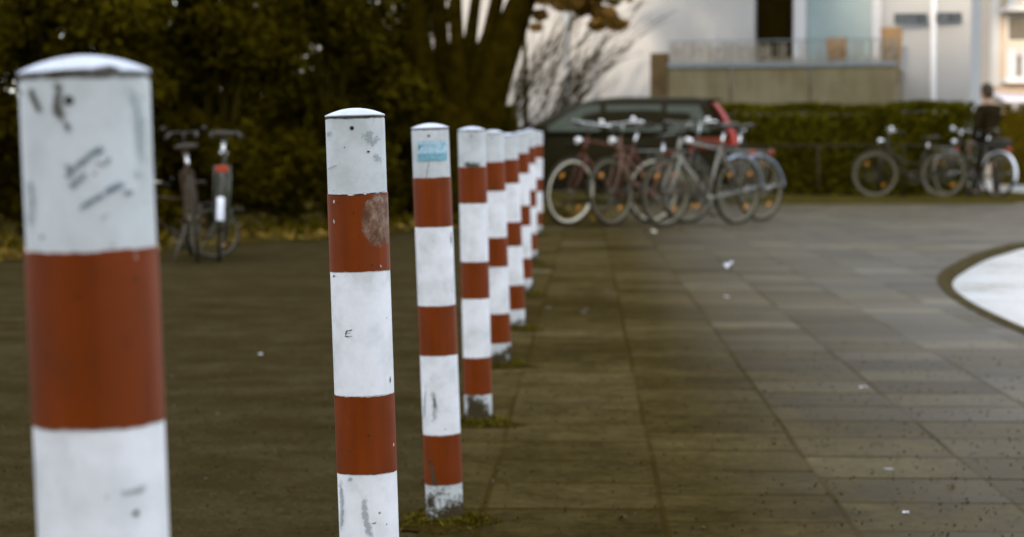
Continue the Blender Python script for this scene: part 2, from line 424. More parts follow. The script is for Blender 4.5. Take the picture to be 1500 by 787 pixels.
# dirt verge on the left, gently uneven
def verge(name, outline_fn, x0, x1, y0, y1, nx, ny, amp):
    vs = []; fs = []
    for j in range(ny + 1):
        for i in range(nx + 1):
            x = x0 + (x1 - x0) * i / nx; fr = outline_fn(x); y = fr + (y1 - fr) * (j / ny) ** 1.5
            z = .012 + amp * min(1, j / 4) * (math.sin(x * 2.3 + y * 1.1) * .5 + .6 + random.uniform(-.25, .25)) if j else .006
            vs.append((x, y, z))
    for j in range(ny):
        for i in range(nx):
            a = j * (nx + 1) + i; fs.append((a, a + 1, a + nx + 2, a + nx + 1))
    mb = MB(); mb.add(vs, fs, True); return props(mb.build(name, M['dirt']), kind='structure')
fline = lambda x: 13.7 + (x + 3.5) * 2.0 + .12 * math.sin(x * 5) if x > -3.6 else 13.5 + .1 * math.sin(x * 4)
verge('verge', lambda x: min(fline(x), 21.5 + .1 * math.sin(x * 6)), -14, .45, 13, 36, 60, 26, .05)
verge('hedge_bed', lambda x: 28.6 + .10 * math.sin(x * 4) if x < 7.2 else 29.5, -2, 8.6, 28.5, 46, 40, 14, .035)

# ------------------------------------------------------------------ bollards
ZT = .81
cuts = [(.712, .613), (.453, .353), (.191, .090)]
whites = [(.613, .453), (.353, .191)]
RB = .038
def jitter(amp, seed):
    r = random.Random(seed); ph = [r.uniform(0, 6.28) for _ in range(7)]
    fr = [2, 5, 9, 17, 23, 31, 41]
    return lambda t: amp * sum(math.sin(6.283 * f * t + p) / (1 + .25 * i) for i, (f, p) in enumerate(zip(fr, ph))) / 2.6
def band(name, z1, z0, r, m, parent, amp, seed):
    mb = MB(); j1 = jitter(amp, seed); j0 = jitter(amp, seed + 50); n = 128
    prof = [(r - .0012, z0), (r, z0), (r, z0 * .5 + z1 * .5), (r, z1), (r - .0012, z1)]
    mb.lathe(prof, n, [j0, j0, None, j1, j1])
    return sharp(mb.build(name, m, parent), 40)
def ribbon(name, pts, width, m, parent, r=RB + .0016, zfac=1):
    """thin mark lying on the tube: pts are (u, z) seen from the front"""
    pts = [Vector(p) for p in pts]; q = []
    for a, b in zip(pts[:-1], pts[1:]):
        for k in range(6): q.append(a.lerp(b, k / 6))
    q.append(pts[-1]); vs = []; ed = []; fs = []
    for i, p in enumerate(q):
        t = (q[min(i + 1, len(q) - 1)] - q[max(i - 1, 0)]).normalized(); nn = Vector((-t.y, t.x))
        endf = min(1, min(i, len(q) - 1 - i) / 2)
        for k in (-1, -.5, 0, .5, 1):
            s_ = p + nn * (k * width * .5); uu = max(-.995, min(.995, s_.x / RB)); ph = math.asin(uu)
            vs.append((r * math.sin(ph), -r * math.cos(ph), s_.y)); ed.append((1 - abs(k)) * endf)
    for i in range(len(q) - 1):
        for k in range(4): fs.append((i * 5 + k, i * 5 + k + 1, i * 5 + k + 6, i * 5 + k + 5))
    mb = MB(); mb.add(vs, fs, True); o = mb.build(name, m, parent, recalc=False)
    at_ = o.data.attributes.new('edge', 'FLOAT', 'POINT'); at_.data.foreach_set('value', ed)
    return o

# first bollard's meshes, reused
proto = {}
def make_bollard(label, base, tilt, sx, worn=False, seed=0):
    t = thing('bollard', label, 'bollard', base, 0, 'red and white bollards in a row along the pavement')
    t.rotation_euler = (R(random.uniform(-.3, .3)), tilt, R(random.uniform(-4, 4)) if seed > 3 else 0); t.scale = (sx[0], sx[0], sx[1])
    def part(key, fn):
        if key in proto:
            o = proto[key].copy(); col.objects.link(o); o.parent = t
        else:
            o = fn(); proto[key] = o
        return o
    part('post', lambda: sharp(MB().lathe([(RB, -.15), (RB, .2), (RB, .5), (RB, ZT - .003), (RB - .0012, ZT - .002), (RB - .0012, ZT + .001)], 96).build('post', M['pole_paint'], t), 50))
    def cap():
        # spherical cap: z as a function of radius
        prof = [(RB - .003, ZT + .0006), (RB + .0004, ZT + .0006), (RB + .0006, ZT + .0022)]
        for k in range(13):
            r_ = (RB + .0002) * (1 - k / 12); prof.append((max(r_, .0003), ZT + .0026 + .0088 * (1 - (r_ / RB) ** 2)))
        return MB().lathe(prof, 96).build('cap', M['cap'], t)
    part('cap', cap)
    for i, (a, b) in enumerate(cuts):
        if worn and i == 0: band('red_band', a, b, RB + .0011, M['pole_red_worn'], t, .0006, 900)
        else: part('red%d' % i, lambda: band('red_band', a, b, RB + .0011, M['pole_red'], t, .0008, 10 * i))
    for i, (a, b) in enumerate(whites):
        part('wh%d' % i, lambda: band('white_band', a - .0012, b + .0012, RB + .0006, M['pole_foil'], t, .0004, 300 + 10 * i))
    def seam():
        o = sharp(MB().lathe([(RB - .0005, ZT - .0042), (RB + .0004, ZT - .0040), (RB + .0005, ZT + .0004)], 96).build('cap_seam', M['seam'], t), 50); return o
    part('seam', seam)
    def screw():
        mb = MB(); z = ZT - .0145; x = -.0015
        mb.path([(x, -RB - .0008, z), (x, -RB + .004, z)], .0026, 14)
        return mb.build('screw', M['hole'], t)
    part('screw', screw)
    return t
info = [  # Y, top axis px, base axis px, (width scale, height scale), label
 (1.168, 128.5, 189, (.96, 1.0), 'nearest red and white bollard with dark scuffs and grime below its rounded cap'),
 (2.636, 521, 548, (1, 1), 'red and white bollard with a grey worn patch on its top red band'),
 (4.145, 630.5, 651.5, (.99, 1), 'red and white bollard with a torn light blue sticker below its cap'),
 (5.66, 691, 701, (1, 1.012), 'red and white bollard with a brown smudge just above its top red band'),
 (7.16, 721.5, 733.5, (1, 1.018), 'red and white bollard right behind the one with the brown smudge'),
 (8.66, 744.5, 757, (1, 1.02), 'red and white bollard third from the far end of the row that lines up behind the others, mostly overlapped on its left'),
 (10.7, 763, 769.5, (1, 1.05), 'third bollard from the far end of the row, showing only a narrow strip'),
 (13.6, 775, 778.5, (1.06, 1.10), 'second bollard from the far end, squeezed in beside the last one'),
 (18.0, 788, 787, (1.12, 1.13), 'farthest bollard of the row, standing left of the bright bicycle wheel'),
]
info[5] = info[5][:4] + ('fourth bollard from the far end of the row, partly hidden on its left',)
bol = []
for i, (Y, tp, bp, sx, lab) in enumerate(info):
    b = gr(bp, 219 + F * HC / Y); b = Vector(((bp - 750) / F * Y, Y, 0)); Xt = (tp - 750) / F * Y
    bol.append(make_bollard(lab, b, math.atan((Xt - b.x) / (.8 * sx[1])), sx, worn=(i == 1), seed=i))

def lp(i, px, py):
    """pixel -> (u, z) on bollard i"""
    Y, tp, bp, sx, _ = info[i]; s = F / Y
    ytop = 219 - (ZT * sx[1] - HC) * s; ybase = 219 + HC * s
    f_ = (py - ytop) / (ybase - ytop); ax = tp + (bp - tp) * f_
    return ((px - ax) / s / sx[0], ZT * (1 - f_))
def marks(i, name, m, lst):
    for pts, wpx in lst:
        ribbon(name, [lp(i, *p) for p in pts], wpx / (F / info[i][0]), m, bol[i])
marks(0, 'grime_mark', M['mark_dark'], [([(110, 122), (111, 140), (109, 162), (116, 172), (130, 196)], 17), ([(67, 128), (72, 142), (85, 164)], 13), ([(50, 128), (51, 142)], 9),
      ([(40, 112), (90, 109), (140, 107), (200, 104)], 8), ([(165, 104), (190, 103)], 8), ([(90, 110), (130, 107)], 9)])
marks(0, 'scuff_mark', M['mark_blue'], [([(119, 258), (140, 238), (152, 228), (172, 215)], 12), ([(124, 273), (137, 262), (150, 250)], 9), ([(120, 244), (128, 240)], 8), ([(160, 238), (172, 241), (180, 230)], 7),
      ([(136, 303), (160, 289), (182, 275), (198, 268)], 12), ([(196, 281), (206, 283)], 8)])
marks(0, 'smudge', M['mark_grey'], [([(60, 330), (66, 300), (62, 250)], 18), ([(168, 320), (178, 306)], 12), ([(205, 130), (215, 180), (214, 240)], 12), ([(207, 250), (216, 262)], 11),
      ([(52, 700), (60, 665)], 12), ([(190, 712), (222, 708)], 12)])
marks(0, 'ink_mark', M['mark_ink'], [([(204, 742), (211, 743)], 10), ([(168, 714), (175, 714)], 7)])
marks(1, 'smudge', M['mark_grey'], [([(540, 192), (546, 206), (553, 212)], 22), ([(552, 224), (558, 240)], 12), ([(487, 190), (484, 200)], 8), ([(480, 247), (505, 238)], 3), ([(535, 720), (536, 750), (545, 790)], 12), ([(510, 700), (520, 696)], 7), ([(500, 700), (503, 740), (500, 780)], 8)])
marks(1, 'ink_mark', M['mark_ink'], [([(509, 489), (511, 481), (521, 479)], 2.0), ([(508, 489), (516, 489)], 2.0), ([(511, 484), (517, 484)], 1.6), ([(515, 488), (520, 489)], 1.6), ([(491, 401), (494, 402)], 5.5), ([(493, 579), (493, 581)], 3),
      ([(540, 222), (545, 223)], 4), ([(514, 657), (517, 656)], 4), ([(483, 283), (520, 284.5), (566, 281)], 1.8), ([(480, 171), (520, 173.5), (560, 170)], 2.0), ([(571, 550), (571, 562)], 2), ([(546, 763), (552, 762)], 2.2)])
marks(1, 'white_chip', M['mark_white'], [([(493, 296), (494, 290)], 2.5), ([(493, 318), (494, 326)], 1.8), ([(558, 386), (559, 391)], 1.8), ([(575, 648), (575, 655)], 1.6), ([(512, 283.5), (524, 284)], 3), ([(535, 283), (541, 283)], 4)])
marks(2, 'smudge', M['mark_grey'], [([(626, 262), (628, 245), (631, 236)], 3), ([(634, 570), (638, 590), (636, 620)], 9), ([(621, 620), (625, 560)], 5)])
marks(2, 'grime_mark', M['mark_dark'], [([(630, 670), (634, 690), (638, 712)], 9), ([(637, 581), (638, 596)], 4), ([(660, 340), (661, 362)], 2.5)])
marks(3, 'grime_mark', M['mark_dark'], [([(682, 238), (690, 243), (704, 241)], 9)])
marks(3, 'smudge', M['mark_grey'], [([(679, 240), (704, 240)], 10)])
# sticker on the third bollard
def sticker():
    t = NT('blue_sticker'); co = t.coord('Object'); x, y, z = t.sep(co); z0 = lp(2, 630, 235)[1]; z1 = lp(2, 630, 206)[1]
    f = t.math('DIVIDE', t.math('SUBTRACT', z, z0), z1 - z0); n = t.noise(co, 160, 4, .7)
    pale = t.ramp(n, [(.4, (.23, .42, .50)), (.6, (.42, .55, .62))]); dark = t.ramp(n, [(.35, (.09, .25, .31)), (.65, (.20, .40, .46))])
    c = t.mix(t.math('LESS_THAN', f, .37), pale, dark)
    lines = t.math('MULTIPLY', t.math('GREATER_THAN', t.noise(t.mapping(co, (420, 1, 60)), 1, 1), .52), t.math('MULTIPLY', t.math('GREATER_THAN', f, .62), t.math('LESS_THAN', f, .85)))
    c = t.mix(t.math('MULTIPLY', lines, .6), c, (.12, .28, .34))
    e = t.node('ShaderNodeAttribute', attribute_name='edge').outputs['Fac']
    a = t.step(t.math('ADD', e, t.math('MULTIPLY', t.math('SUBTRACT', n, .42), 1.6)), .0, .3)
    return t.out(c, .5, 0, .3, a)
def patch(name, i, x0, y0, x1, y1, m, r):
    nx, ny = 18, 12; vs = []; fs = []; ed = []
    for j in range(ny + 1):
        for k in range(nx + 1):
            u, z = lp(i, x0 + (x1 - x0) * k / nx, y0 + (y1 - y0) * j / ny); ph = math.asin(max(-.99, min(.99, u / RB)))
            vs.append((r * math.sin(ph), -r * math.cos(ph), z)); ed.append(min(1, min(k, nx - k, j, ny - j) / 3))
    for j in range(ny):
        for k in range(nx):
            a = j * (nx + 1) + k; fs.append((a, a + 1, a + nx + 2, a + nx + 1))
    o = MB().add(vs, fs, True).build(name, m, bol[i], recalc=False)
    o.data.attributes.new('edge', 'FLOAT', 'POINT').data.foreach_set('value', ed); return o
s_ = patch('sticker', 2, 613, 206, 655, 236, sticker(), RB + .0012); s_['label'] = 'torn light blue sticker with a darker lower stripe'
marks(2, 'ink_mark', M['mark_ink'], [([(616, 220), (616.5, 213), (620, 213)], 2.2), ([(649, 210), (652, 211)], 2)])

# ------------------------------------------------------------------ leaves
def leaf_mesh(name, P, size, m, parent=None, up=.0, aspect=.55, drop=None):
    """P: (n,3) centres -> one mesh of small bent leaf quads (two triangles each side of a rib)"""
    n = len(P); d = rng.normal(size=(n, 3)); d[:, 2] += up; d /= np.linalg.norm(d, axis=1)[:, None]
    e = rng.normal(size=(n, 3)); e -= d * (e * d).sum(1)[:, None]; e /= np.linalg.norm(e, axis=1)[:, None]
    nn = np.cross(d, e); s = size * rng.uniform(.6, 1.35, n)[:, None]
    a = P - d * s * .5; b = P + e * s * aspect * .5 + nn * s * .08; c = P + d * s * .5; f = P - e * s * aspect * .5 + nn * s * .08
    V = np.stack([a, b, c, f], 1).reshape(-1, 3)
    me = bpy.data.meshes.new(name); me.vertices.add(4 * n); me.vertices.foreach_set('co', V.ravel())
    me.loops.add(4 * n); me.loops.foreach_set('vertex_index', np.arange(4 * n, dtype=np.int32))
    me.polygons.add(n); me.polygons.foreach_set('loop_start', np.arange(0, 4 * n, 4, dtype=np.int32)); me.polygons.foreach_set('loop_total', np.full(n, 4, dtype=np.int32))
    me.update(); me.validate(); me.materials.append(m)
    o = bpy.data.objects.new(name, me); col.objects.link(o)
    if parent: o.parent = parent
    return o
def clump_points(n, clumps):
    """clumps: list of (centre, radius(3), weight)"""
    wts = np.array([c[2] for c in clumps], float); wts /= wts.sum(); k = rng.choice(len(clumps), n, p=wts)
    C = np.array([c[0] for c in clumps])[k]; Rr = np.array([c[1] for c in clumps])[k]
    g = rng.normal(size=(n, 3)); g /= np.linalg.norm(g, axis=1)[:, None]; g *= rng.uniform(.15, 1, n)[:, None] ** .5
    return C + g * Rr
M['bark'] = simple('bark', (.023, .0155, .0008), .9, var=.5, scale=9, spec=0, bump=.6)
M['bark_dark'] = simple('bark_dark', (.035, .026, .003), .9, var=.4, scale=20, spec=0, bump=.5)
M['twig'] = simple('twig_bark', (.030, .021, .006), .9, var=.3, scale=20, spec=0)
M['yew'] = leaf_mat('evergreen_leaves', (.031, .022, .0006), (.037, .027, .0008), (.054, .042, .002))
M['yew2'] = leaf_mat('olive_leaves', (.031, .022, .0006), (.039, .029, .001), (.064, .050, .003))
M['rust'] = leaf_mat('rusty_leaves', (.10, .055, .010), (.20, .11, .022), (.33, .18, .04))
M['hedge'] = leaf_mat('hedge_leaves', (.032, .026, .001), (.062, .054, .002), (.115, .102, .007), clump=2.5)

def evergreen(X, Y, H, rx, ry, n, mat_, label, nclump=34, zlow=.15, size=.085, lean=0):
    t = thing('evergreen_shrub', label, 'shrub', (X, Y, .03), 0, 'dark evergreen shrubs behind the lot')
    tk = MB()
    for k in range(4):
        a = random.uniform(0, 6.28); q = random.uniform(.15, .5) * rx
        tk.path([(0.05 * math.cos(a), .05 * math.sin(a), -.05), (q * .4 * math.cos(a), q * .4 * math.sin(a), H * .35), (q * math.cos(a) + lean, q * math.sin(a), H * .85)], [.05, .035, .012], 7)
    tk.build('trunk', M['bark_dark'], t)
    cl = []
    for k in range(nclump):
        z = zlow + (H - zlow) * random.random() ** .9; f = (1 - (z / H) ** 2.2 * .75); a = random.uniform(0, 6.28); q = math.sqrt(random.random()) * f
        cl.append(((rx * q * math.cos(a) + lean * z / H, ry * q * math.sin(a), z), (rx * random.uniform(.22, .42), ry * random.uniform(.22, .42), H * random.uniform(.05, .11)), random.uniform(.6, 1.3)))
    leaf_mesh('crown', clump_points(int(n * 1.5), cl), size, mat_, t)
    return t
ev = [
 (-5.2, 16.6, 3.0, 1.15, .9, 15000, 'yew', 'dark evergreen shrub at the left edge of the photo, behind the nearest bollard'),
 (-3.85, 17.6, 3.0, 1.0, .9, 14000, 'yew2', 'dark evergreen shrub right above the two bicycles on the left'),
 (-2.75, 18.9, 3.1, .95, .9, 14000, 'yew', 'dark evergreen shrub between the left bicycles and the second bollard'),
 (-1.75, 20.2, 3.1, .85, .9, 13000, 'yew2', 'olive evergreen shrub directly behind the second bollard'),
 (-6.3, 20.4, 3.4, 1.3, 1.0, 12000, 'yew2', 'tall olive evergreen behind the leftmost shrub, sky showing at its top'),
 (-4.5, 22.0, 3.5, 1.2, 1.0, 12000, 'yew', 'tall dark evergreen of the back row, above the left bicycles'),
 (-2.6, 23.6, 3.4, 1.1, 1.0, 11000, 'yew', 'tall dark evergreen of the back row, left of the multi-stemmed tree'),
 (-1.15, 22.6, 1.9, .75, .7, 9000, 'yew', 'low dark bush at the left foot of the multi-stemmed tree'),
 (-.35, 24.2, 1.35, .75, .6, 8000, 'yew2', 'low dark bush behind the foot of the multi-stemmed tree'),
 (-1.35, 24.6, 3.2, .9, .7, 9000, 'yew', 'tall dark evergreen right behind the left stems of the multi-stemmed tree'),
 (-5.9, 23.8, 2.2, 1.2, .8, 9000, 'yew', 'low broad dark bush of the back row at the far left'),
 (-3.6, 24.6, 2.1, 1.2, .8, 9000, 'yew', 'low broad dark bush of the back row behind the left bicycles'),
 (-1.9, 25.3, 2.0, 1.0, .7, 8000, 'yew2', 'low broad bush of the back row left of the multi-stemmed tree'),
]
for (X, Y, H, rx, ry, n, mm, lab) in ev:
    evergreen(X, Y, H, rx, ry, n, M[mm], lab, nclump=int(18 + H * 12), zlow=.12 if H > 2 else .1, size=.095)

# multi-stemmed tree
TY = 22.0
def tpt(px, py, dy=0): return at(px, py, TY + dy)
tb = thing('tree', 'multi-stemmed tree with dark trunks fanning out and rusty leaves', 'tree', (tpt(683, 300).x, TY, .02)); ob = Vector(tb.location)
tk = MB(); s136 = F / TY
def stem(pts, dys=None):
    P = []; rr = []
    for i, (px, py, wpx) in enumerate(pts):
        P.append(tpt(px, py, dys[i] if dys else 0) - ob); rr.append(wpx / 2 / s136)
    tk.path(P, rr, 14)
stem([(676, 328, 128), (674, 300, 112), (672, 250, 104), (672, 200, 94), (670, 165, 74), (668, 135, 40)])
stem([(655, 240, 66), (640, 160, 46), (622, 90, 29), (610, 0, 24), (596, -160, 22), (570, -420, 12)])
stem([(668, 240, 60), (657, 140, 36), (647, 70, 23), (643, 0, 20), (636, -160, 19), (622, -420, 10)], [0, .1, .15, .2, .3, .5])
stem([(675, 240, 60), (671, 130, 36), (669, 60, 21), (668, 0, 17), (675, -160, 17), (690, -420, 9)], [0, -.1, -.15, -.2, -.3, -.6])
stem([(680, 220, 60), (683, 120, 32), (690, 50, 19), (697, 0, 16), (715, -120, 13), (738, -380, 7)], [0, .1, .2, .3, .5, .9])
stem([(690, 200, 60), (703, 100, 36), (717, 50, 22), (728, 0, 20), (738, -100, 16), (748, -380, 8)], [0, 0, .05, .1, .2, .5])
stem([(688, 250, 70), (708, 160, 60), (735, 80, 50), (765, 0, 40), (800, -110, 30), (850, -330, 18), (880, -560, 9)], [0, -.05, -.1, -.15, -.25, -.4, -.6])
stem([(765, 5, 26), (800, -20, 14), (850, -12, 9), (905, 8, 5)], [-.15, -.3, -.4, -.5])
tk.build('trunk', M['bark'], tb)
cl = []
for (px, py, rpx, wt) in [(800, -8, 26, 1.6), (830, 2, 24, 1.3), (858, 8, 24, 1.5), (885, 22, 20, 1.2), (905, 36, 16, .8), (875, 36, 14, .7), (790, 22, 12, .6), (848, -20, 36, 1.5), (905, -14, 34, 1.2), (785, 40, 9, .35)]:
    c = tpt(px, py, random.uniform(-.5, .2)) - ob; r = rpx / s136; cl.append((tuple(c), (r, r * 1.6, r * .62), wt))
for k in range(30):
    c = tpt(random.uniform(560, 930), random.uniform(-560, -120), random.uniform(-1.2, 1.2)) - ob; r = random.uniform(.2, .5); cl.append((tuple(c), (r, r, r * .6), 1.1))
leaf_mesh('crown', clump_points(11000, cl), .08, M['rust'], tb)

# bare twiggy shrub in front of the white building
TW = 32.4
tw = thing('bare_shrub', 'bare twiggy shrub with thin stems leaning right against the white wall', 'shrub', (at(765, 280, TW).x, TW, .03)); o2 = Vector(tw.location)
st_mb = MB(); tw_mb = MB()
st_mb.path([at(772, 300, TW) - o2, at(770, 190, TW) - o2, at(770, 120, TW) - o2, at(768, 55, TW) - o2, at(776, -80, TW) - o2], [.055, .046, .04, .035, .015], 8)
for k in range(50):
    px = random.uniform(705, 815); ln = random.uniform(90, 190); sl_ = random.uniform(.35, 1.0); Yk = TW + random.uniform(-.5, .5); y0 = random.uniform(200, 280)
    top = y0 - ln - 40; dx = sl_ * ln; pts = []
    for q in range(6):
        f_ = q / 5; pts.append(at(px + dx * f_ ** 1.25, y0 + (top - y0) * f_, Yk) - o2 + Vector((random.uniform(-.03, .03), random.uniform(-.03, .03), 0)))
    r0 = random.uniform(.009, .018)
    st_mb.path(pts, [r0 * (1 - .75 * q / 5) for q in range(6)], 5)
    for b in range(6):
        q = random.randint(2, 4); p0 = pts[q].lerp(pts[q + 1], random.random()); d = (pts[q + 1] - pts[q]).normalized()
        d2 = (d + Vector((random.uniform(-.5, .9), random.uniform(-.4, .4), random.uniform(-.3, .4)))).normalized(); L = random.uniform(.2, .6)
        tw_mb.path([p0, p0 + d2 * L * .5, p0 + d2 * L + Vector((random.uniform(-.05, .1), 0, random.uniform(-.03, .08)))], [.009, .006, .003], 4)
st_mb.build('stems', M['twig'], tw); tw_mb.build('twigs', M['twig'], tw)

# ------------------------------------------------------------------ hedges, rail
def hedge(x0, x1, y0, y1, h, n, label, taper=.1, seed=1):
    t = thing('hedge', label, 'hedge', ((x0 + x1) / 2, (y0 + y1) / 2, .03), 0, None); hx = (x1 - x0) / 2; hy = (y1 - y0) / 2
    mb = MB(); prof = []
    core = [[(x, y, z) for x, y in ((-1, -1), (1, -1), (1, 1), (-1, 1))] for z in (0, 1)]
    rings = [[(sx * (hx - .16), sy * (hy - .16), z) for sx, sy in ((-1, -1), (1, -1), (1, 1), (-1, 1))] for z in (0, h - .18)]
    mb.loft(rings, False); mb.build('inner_branches', M['bark_dark'], t)
    nf = int(n * .55); nt_ = int(n * .3); ns = n - nf - nt_
    def bumpf(x, z): return .06 * np.sin(x * 2.1 + z * 3) + .05 * np.sin(x * 5.3 + 1.7) + .03 * np.sin(x * 11 + z * 7)
    xs = rng.uniform(-hx, hx, nf); zs = h * rng.uniform(0, 1, nf) ** .85
    fr = np.stack([xs, -hy + rng.exponential(.05, nf) + bumpf(xs, zs) - .03 + .2 * np.clip((zs / h - .8) / .2, 0, 1) ** 2, zs], 1)
    xs = rng.uniform(-hx, hx, nt_); ys = rng.uniform(-hy, hy, nt_)
    rnd = np.clip((np.abs(xs) - hx + .3) / .3, 0, 1) ** 2 * .16
    tp = np.stack([xs, ys, h - rng.exponential(.04, nt_) + .35 * bumpf(xs, ys) - rnd], 1)
    sg = rng.choice([-1, 1], ns); zs = h * rng.uniform(0, 1, ns); ys = rng.uniform(-hy, hy, ns)
    sd = np.stack([sg * (hx - rng.exponential(.05, ns) - .2 * np.clip((zs / h - .75) / .25, 0, 1) ** 2), ys, zs], 1)
    leaf_mesh('foliage', np.concatenate([fr, tp, sd]), .075, M['hedge'], t)
    return t
hx0 = 1060 - 750
hedge(1.2, at(1305, 200, 33.4).x, 33.2, 34.3, 1.46, 15000, 'long clipped green hedge below the concrete terrace, behind the parked car')
hedge(at(1300, 200, 33).x, at(1428, 200, 33).x, 32.9, 34.2, 1.50, 8000, 'shorter rounded green hedge at the right, behind the lone parked bicycle')
M['rail'] = simple('rail_paint', (.034, .026, .008), .7, var=.3, scale=6, spec=.1)
rl = thing('rail_fence', 'low dark tubular rail running in front of the hedges', 'fence', (0, 0, 0))
a = at(1085, 214, 32.6); b = at(1452, 213, 32.2)
MB().path([a, a.lerp(b, .5), b], .022, 8).build('top_rail', M['rail'], rl)
for px in (1090, 1200, 1325, 1425):
    f_ = (px - 1085) / (1452 - 1085); p = a.lerp(b, f_); MB().path([(p.x, p.y, -.05), (p.x, p.y, p.z)], .026, 8).build('post', M['rail'], rl)

# ------------------------------------------------------------------ white building with the terrace
YAW = -R(14); BC = Vector((at(1421, 150, 36).x, 36, 0))
M['render_white'] = simple('white_render', (.325, .318, .302), .85, var=.06, scale=1.2, spec=.2, bump=.05)
M['concrete'] = None
def concrete():
    t = NT('terrace_concrete'); co = t.coord(); a = t.noise(co, 1.3, 5, .6); b = t.noise(t.mapping(co, (5, 5, .7)), 1, 4, .6); c_ = t.noise(co, 30, 4)
    c = t.ramp(t.math('ADD', t.math('MULTIPLY', a, .5), t.math('ADD', t.math('MULTIPLY', b, .35), t.math('MULTIPLY', c_, .15))), [(.34, (.105, .080, .034)), (.52, (.165, .138, .075)), (.68, (.21, .18, .11))])
    return t.out(c, .85, 0, .2)
M['concrete'] = concrete()
M['pier'] = simple('brown_pier', (.085, .055, .02), .85, var=.3, scale=5)
M['coping'] = simple('grey_coping', (.16, .18, .18), .6, var=.15)
M['frame_white'] = simple('white_frame', (.42, .42, .42), .5, var=.05)
M['glass_green'] = simple('green_glass', (.19, .25, .25), .25, var=.12, scale=1.5)
M['dark'] = simple('dark_doorway', (.012, .008, .001), .8, spec=0)
M['pipe'] = simple('grey_pipe', (.30, .33, .34), .5, var=.1)
M['screen'] = simple('reed_screen', (.20, .17, .12), .8, var=.35, scale=9)
M['orange_pot'] = simple('terracotta', (.24, .14, .06), .8, var=.2)
bw = thing('building', 'white rendered building with a raised concrete terrace and a dark doorway', 'building', BC, YAW)
Ri = Matrix.Rotation(-YAW, 3, 'Z')
def fl(px, py, v=0):
    """pixel -> facade-local (x, z) on the plane local y=-v"""
    d = at(px, py, 10) - Vector((0, 0, HC)); o_ = Ri @ (Vector((0, 0, HC)) - BC); dl = Ri @ d
    k = (-v - o_.y) / dl.y; p = o_ + dl * k; return p.x, p.z
x_l = fl(330, 150)[0]; xd0, _ = fl(1105, 50); xd1, zd = fl(1161, 72); xg0, _ = fl(1181, 50); xg1, _ = fl(1278, 50); ZR = 8.5; DEP = 9.0
wl = MB(); wl.box(x_l, xd0, 0, DEP, -.2, ZR); wl.box(xd1, 0, 0, DEP, -.2, ZR)
wl.box(xd0, xd1, .35, DEP, -.2, ZR); wl.box(xd0, xd1, 0, .35, -.2, 1.9); wl.box(xd0, xd1, 0, .35, 4.6, ZR)
wl.build('wall', M['render_white'], bw)
rf = MB(); rf.loft([[(x_l - .5, -.5, ZR), (.5, -.5, ZR), (.5, DEP + .5, ZR), (x_l - .5, DEP + .5, ZR)], [(x_l + 3, DEP / 2 - .1, ZR + 2.8), (-3, DEP / 2 - .1, ZR + 2.8), (-3, DEP / 2 + .1, ZR + 2.8), (x_l + 3, DEP / 2 + .1, ZR + 2.8)]], False)
rf.build('roof', simple('roof_tiles', (.22, .09, .05), .8), bw)
MB().box(xd0 + .002, xd1 - .002, .30, .347, 1.9, 4.598).build('door', M['dark'], bw)
wn = MB().box(xg0, xg1, -.03, .0 - .002, 1.95, 4.5).build('window_pane', M['glass_green'], bw)
fr_ = MB(); xf0 = fl(1164, 50)[0]; xf1 = fl(1291, 50)[0]
fr_.box(xf0, xg0, -.07, -.002, 1.9, 4.6); fr_.box(xg1, xf1, -.07, -.002, 1.9, 4.6); fr_.box(xg0, xg1, -.07, -.002, 4.5, 4.6)
fr_.build('window_frame', M['frame_white'], bw)
for (px0, px1, z0, z1) in ((640, 700, 5.2, 6.8), (850, 910, 5.2, 6.8), (1000, 1060, 5.2, 6.8), (1200, 1260, 5.2, 6.8), (1350, 1400, 5.2, 6.8)):
    xa = fl(px0, 50)[0]; xb = fl(px1, 50)[0]; f2 = MB()
    f2.box(xa - .08, xa, -.05, -.002, z0, z1); f2.box(xb, xb + .08, -.05, -.002, z0, z1); f2.box(xa - .08, xb + .08, -.05, -.002, z1, z1 + .08); f2.box(xa - .1, xb + .1, -.09, -.002, z0 - .07, z0)
    q = f2.build('window', M['frame_white'], bw); MB().box(xa, xb, -.02, -.004, z0, z1).build('pane', M['glass_green'], q)
dp = MB(); xp = fl(831, 100)[0]; dp.path([(xp, -.09, .1), (xp, -.09, 3.35), (xp + .05, -.09, 3.5), (xp + .05, -.09, 8.2)], .05, 8); dp.build('drainpipe', M['pipe'], bw)
# terrace
TV = 2.0
tx0, ztop = fl(953, 98, TV); tx1, zt1 = fl(1312, 90, TV); zt = (ztop + zt1) / 2
j1 = fl(1070, 95, TV)[0]; j2 = fl(1187, 95, TV)[0]
tr = MB(); tr.box(tx0 + .42, tx1 - .002, -TV + .14, -.003, -.1, 1.86)
tr.build('terrace_base', M['concrete'], bw)
for a_, b_ in ((tx0 + .3, j1 - .012), (j1 + .012, j2 - .012), (j2 + .012, tx1)):
    bevel(MB().box(a_, b_, -TV, -TV + .13, .95, zt - .05).build('parapet_panel', M['concrete'], bw), .01)
MB().box(tx1 - .13, tx1, -TV + .132, -.004, .95, zt - .05).build('parapet_panel', M['concrete'], bw)
MB().box(tx0, tx0 + .298, -TV - .02, -TV + .13, -.1, fl(960, 78, TV)[1]).build('pier', M['pier'], bw)
cp_ = MB(); cp_.box(tx0 + .3, tx1 + .03, -TV - .04, -TV + .16, zt - .048, zt + .03); cp_.build('coping', M['coping'], bw)
MB().box(tx0 + .32, tx1 - .02, -TV - .03, -TV + .0, .90, .945).build('base_ledge', M['coping'], bw)
zr = zt + .40; sc_ = MB()
nsl = 130
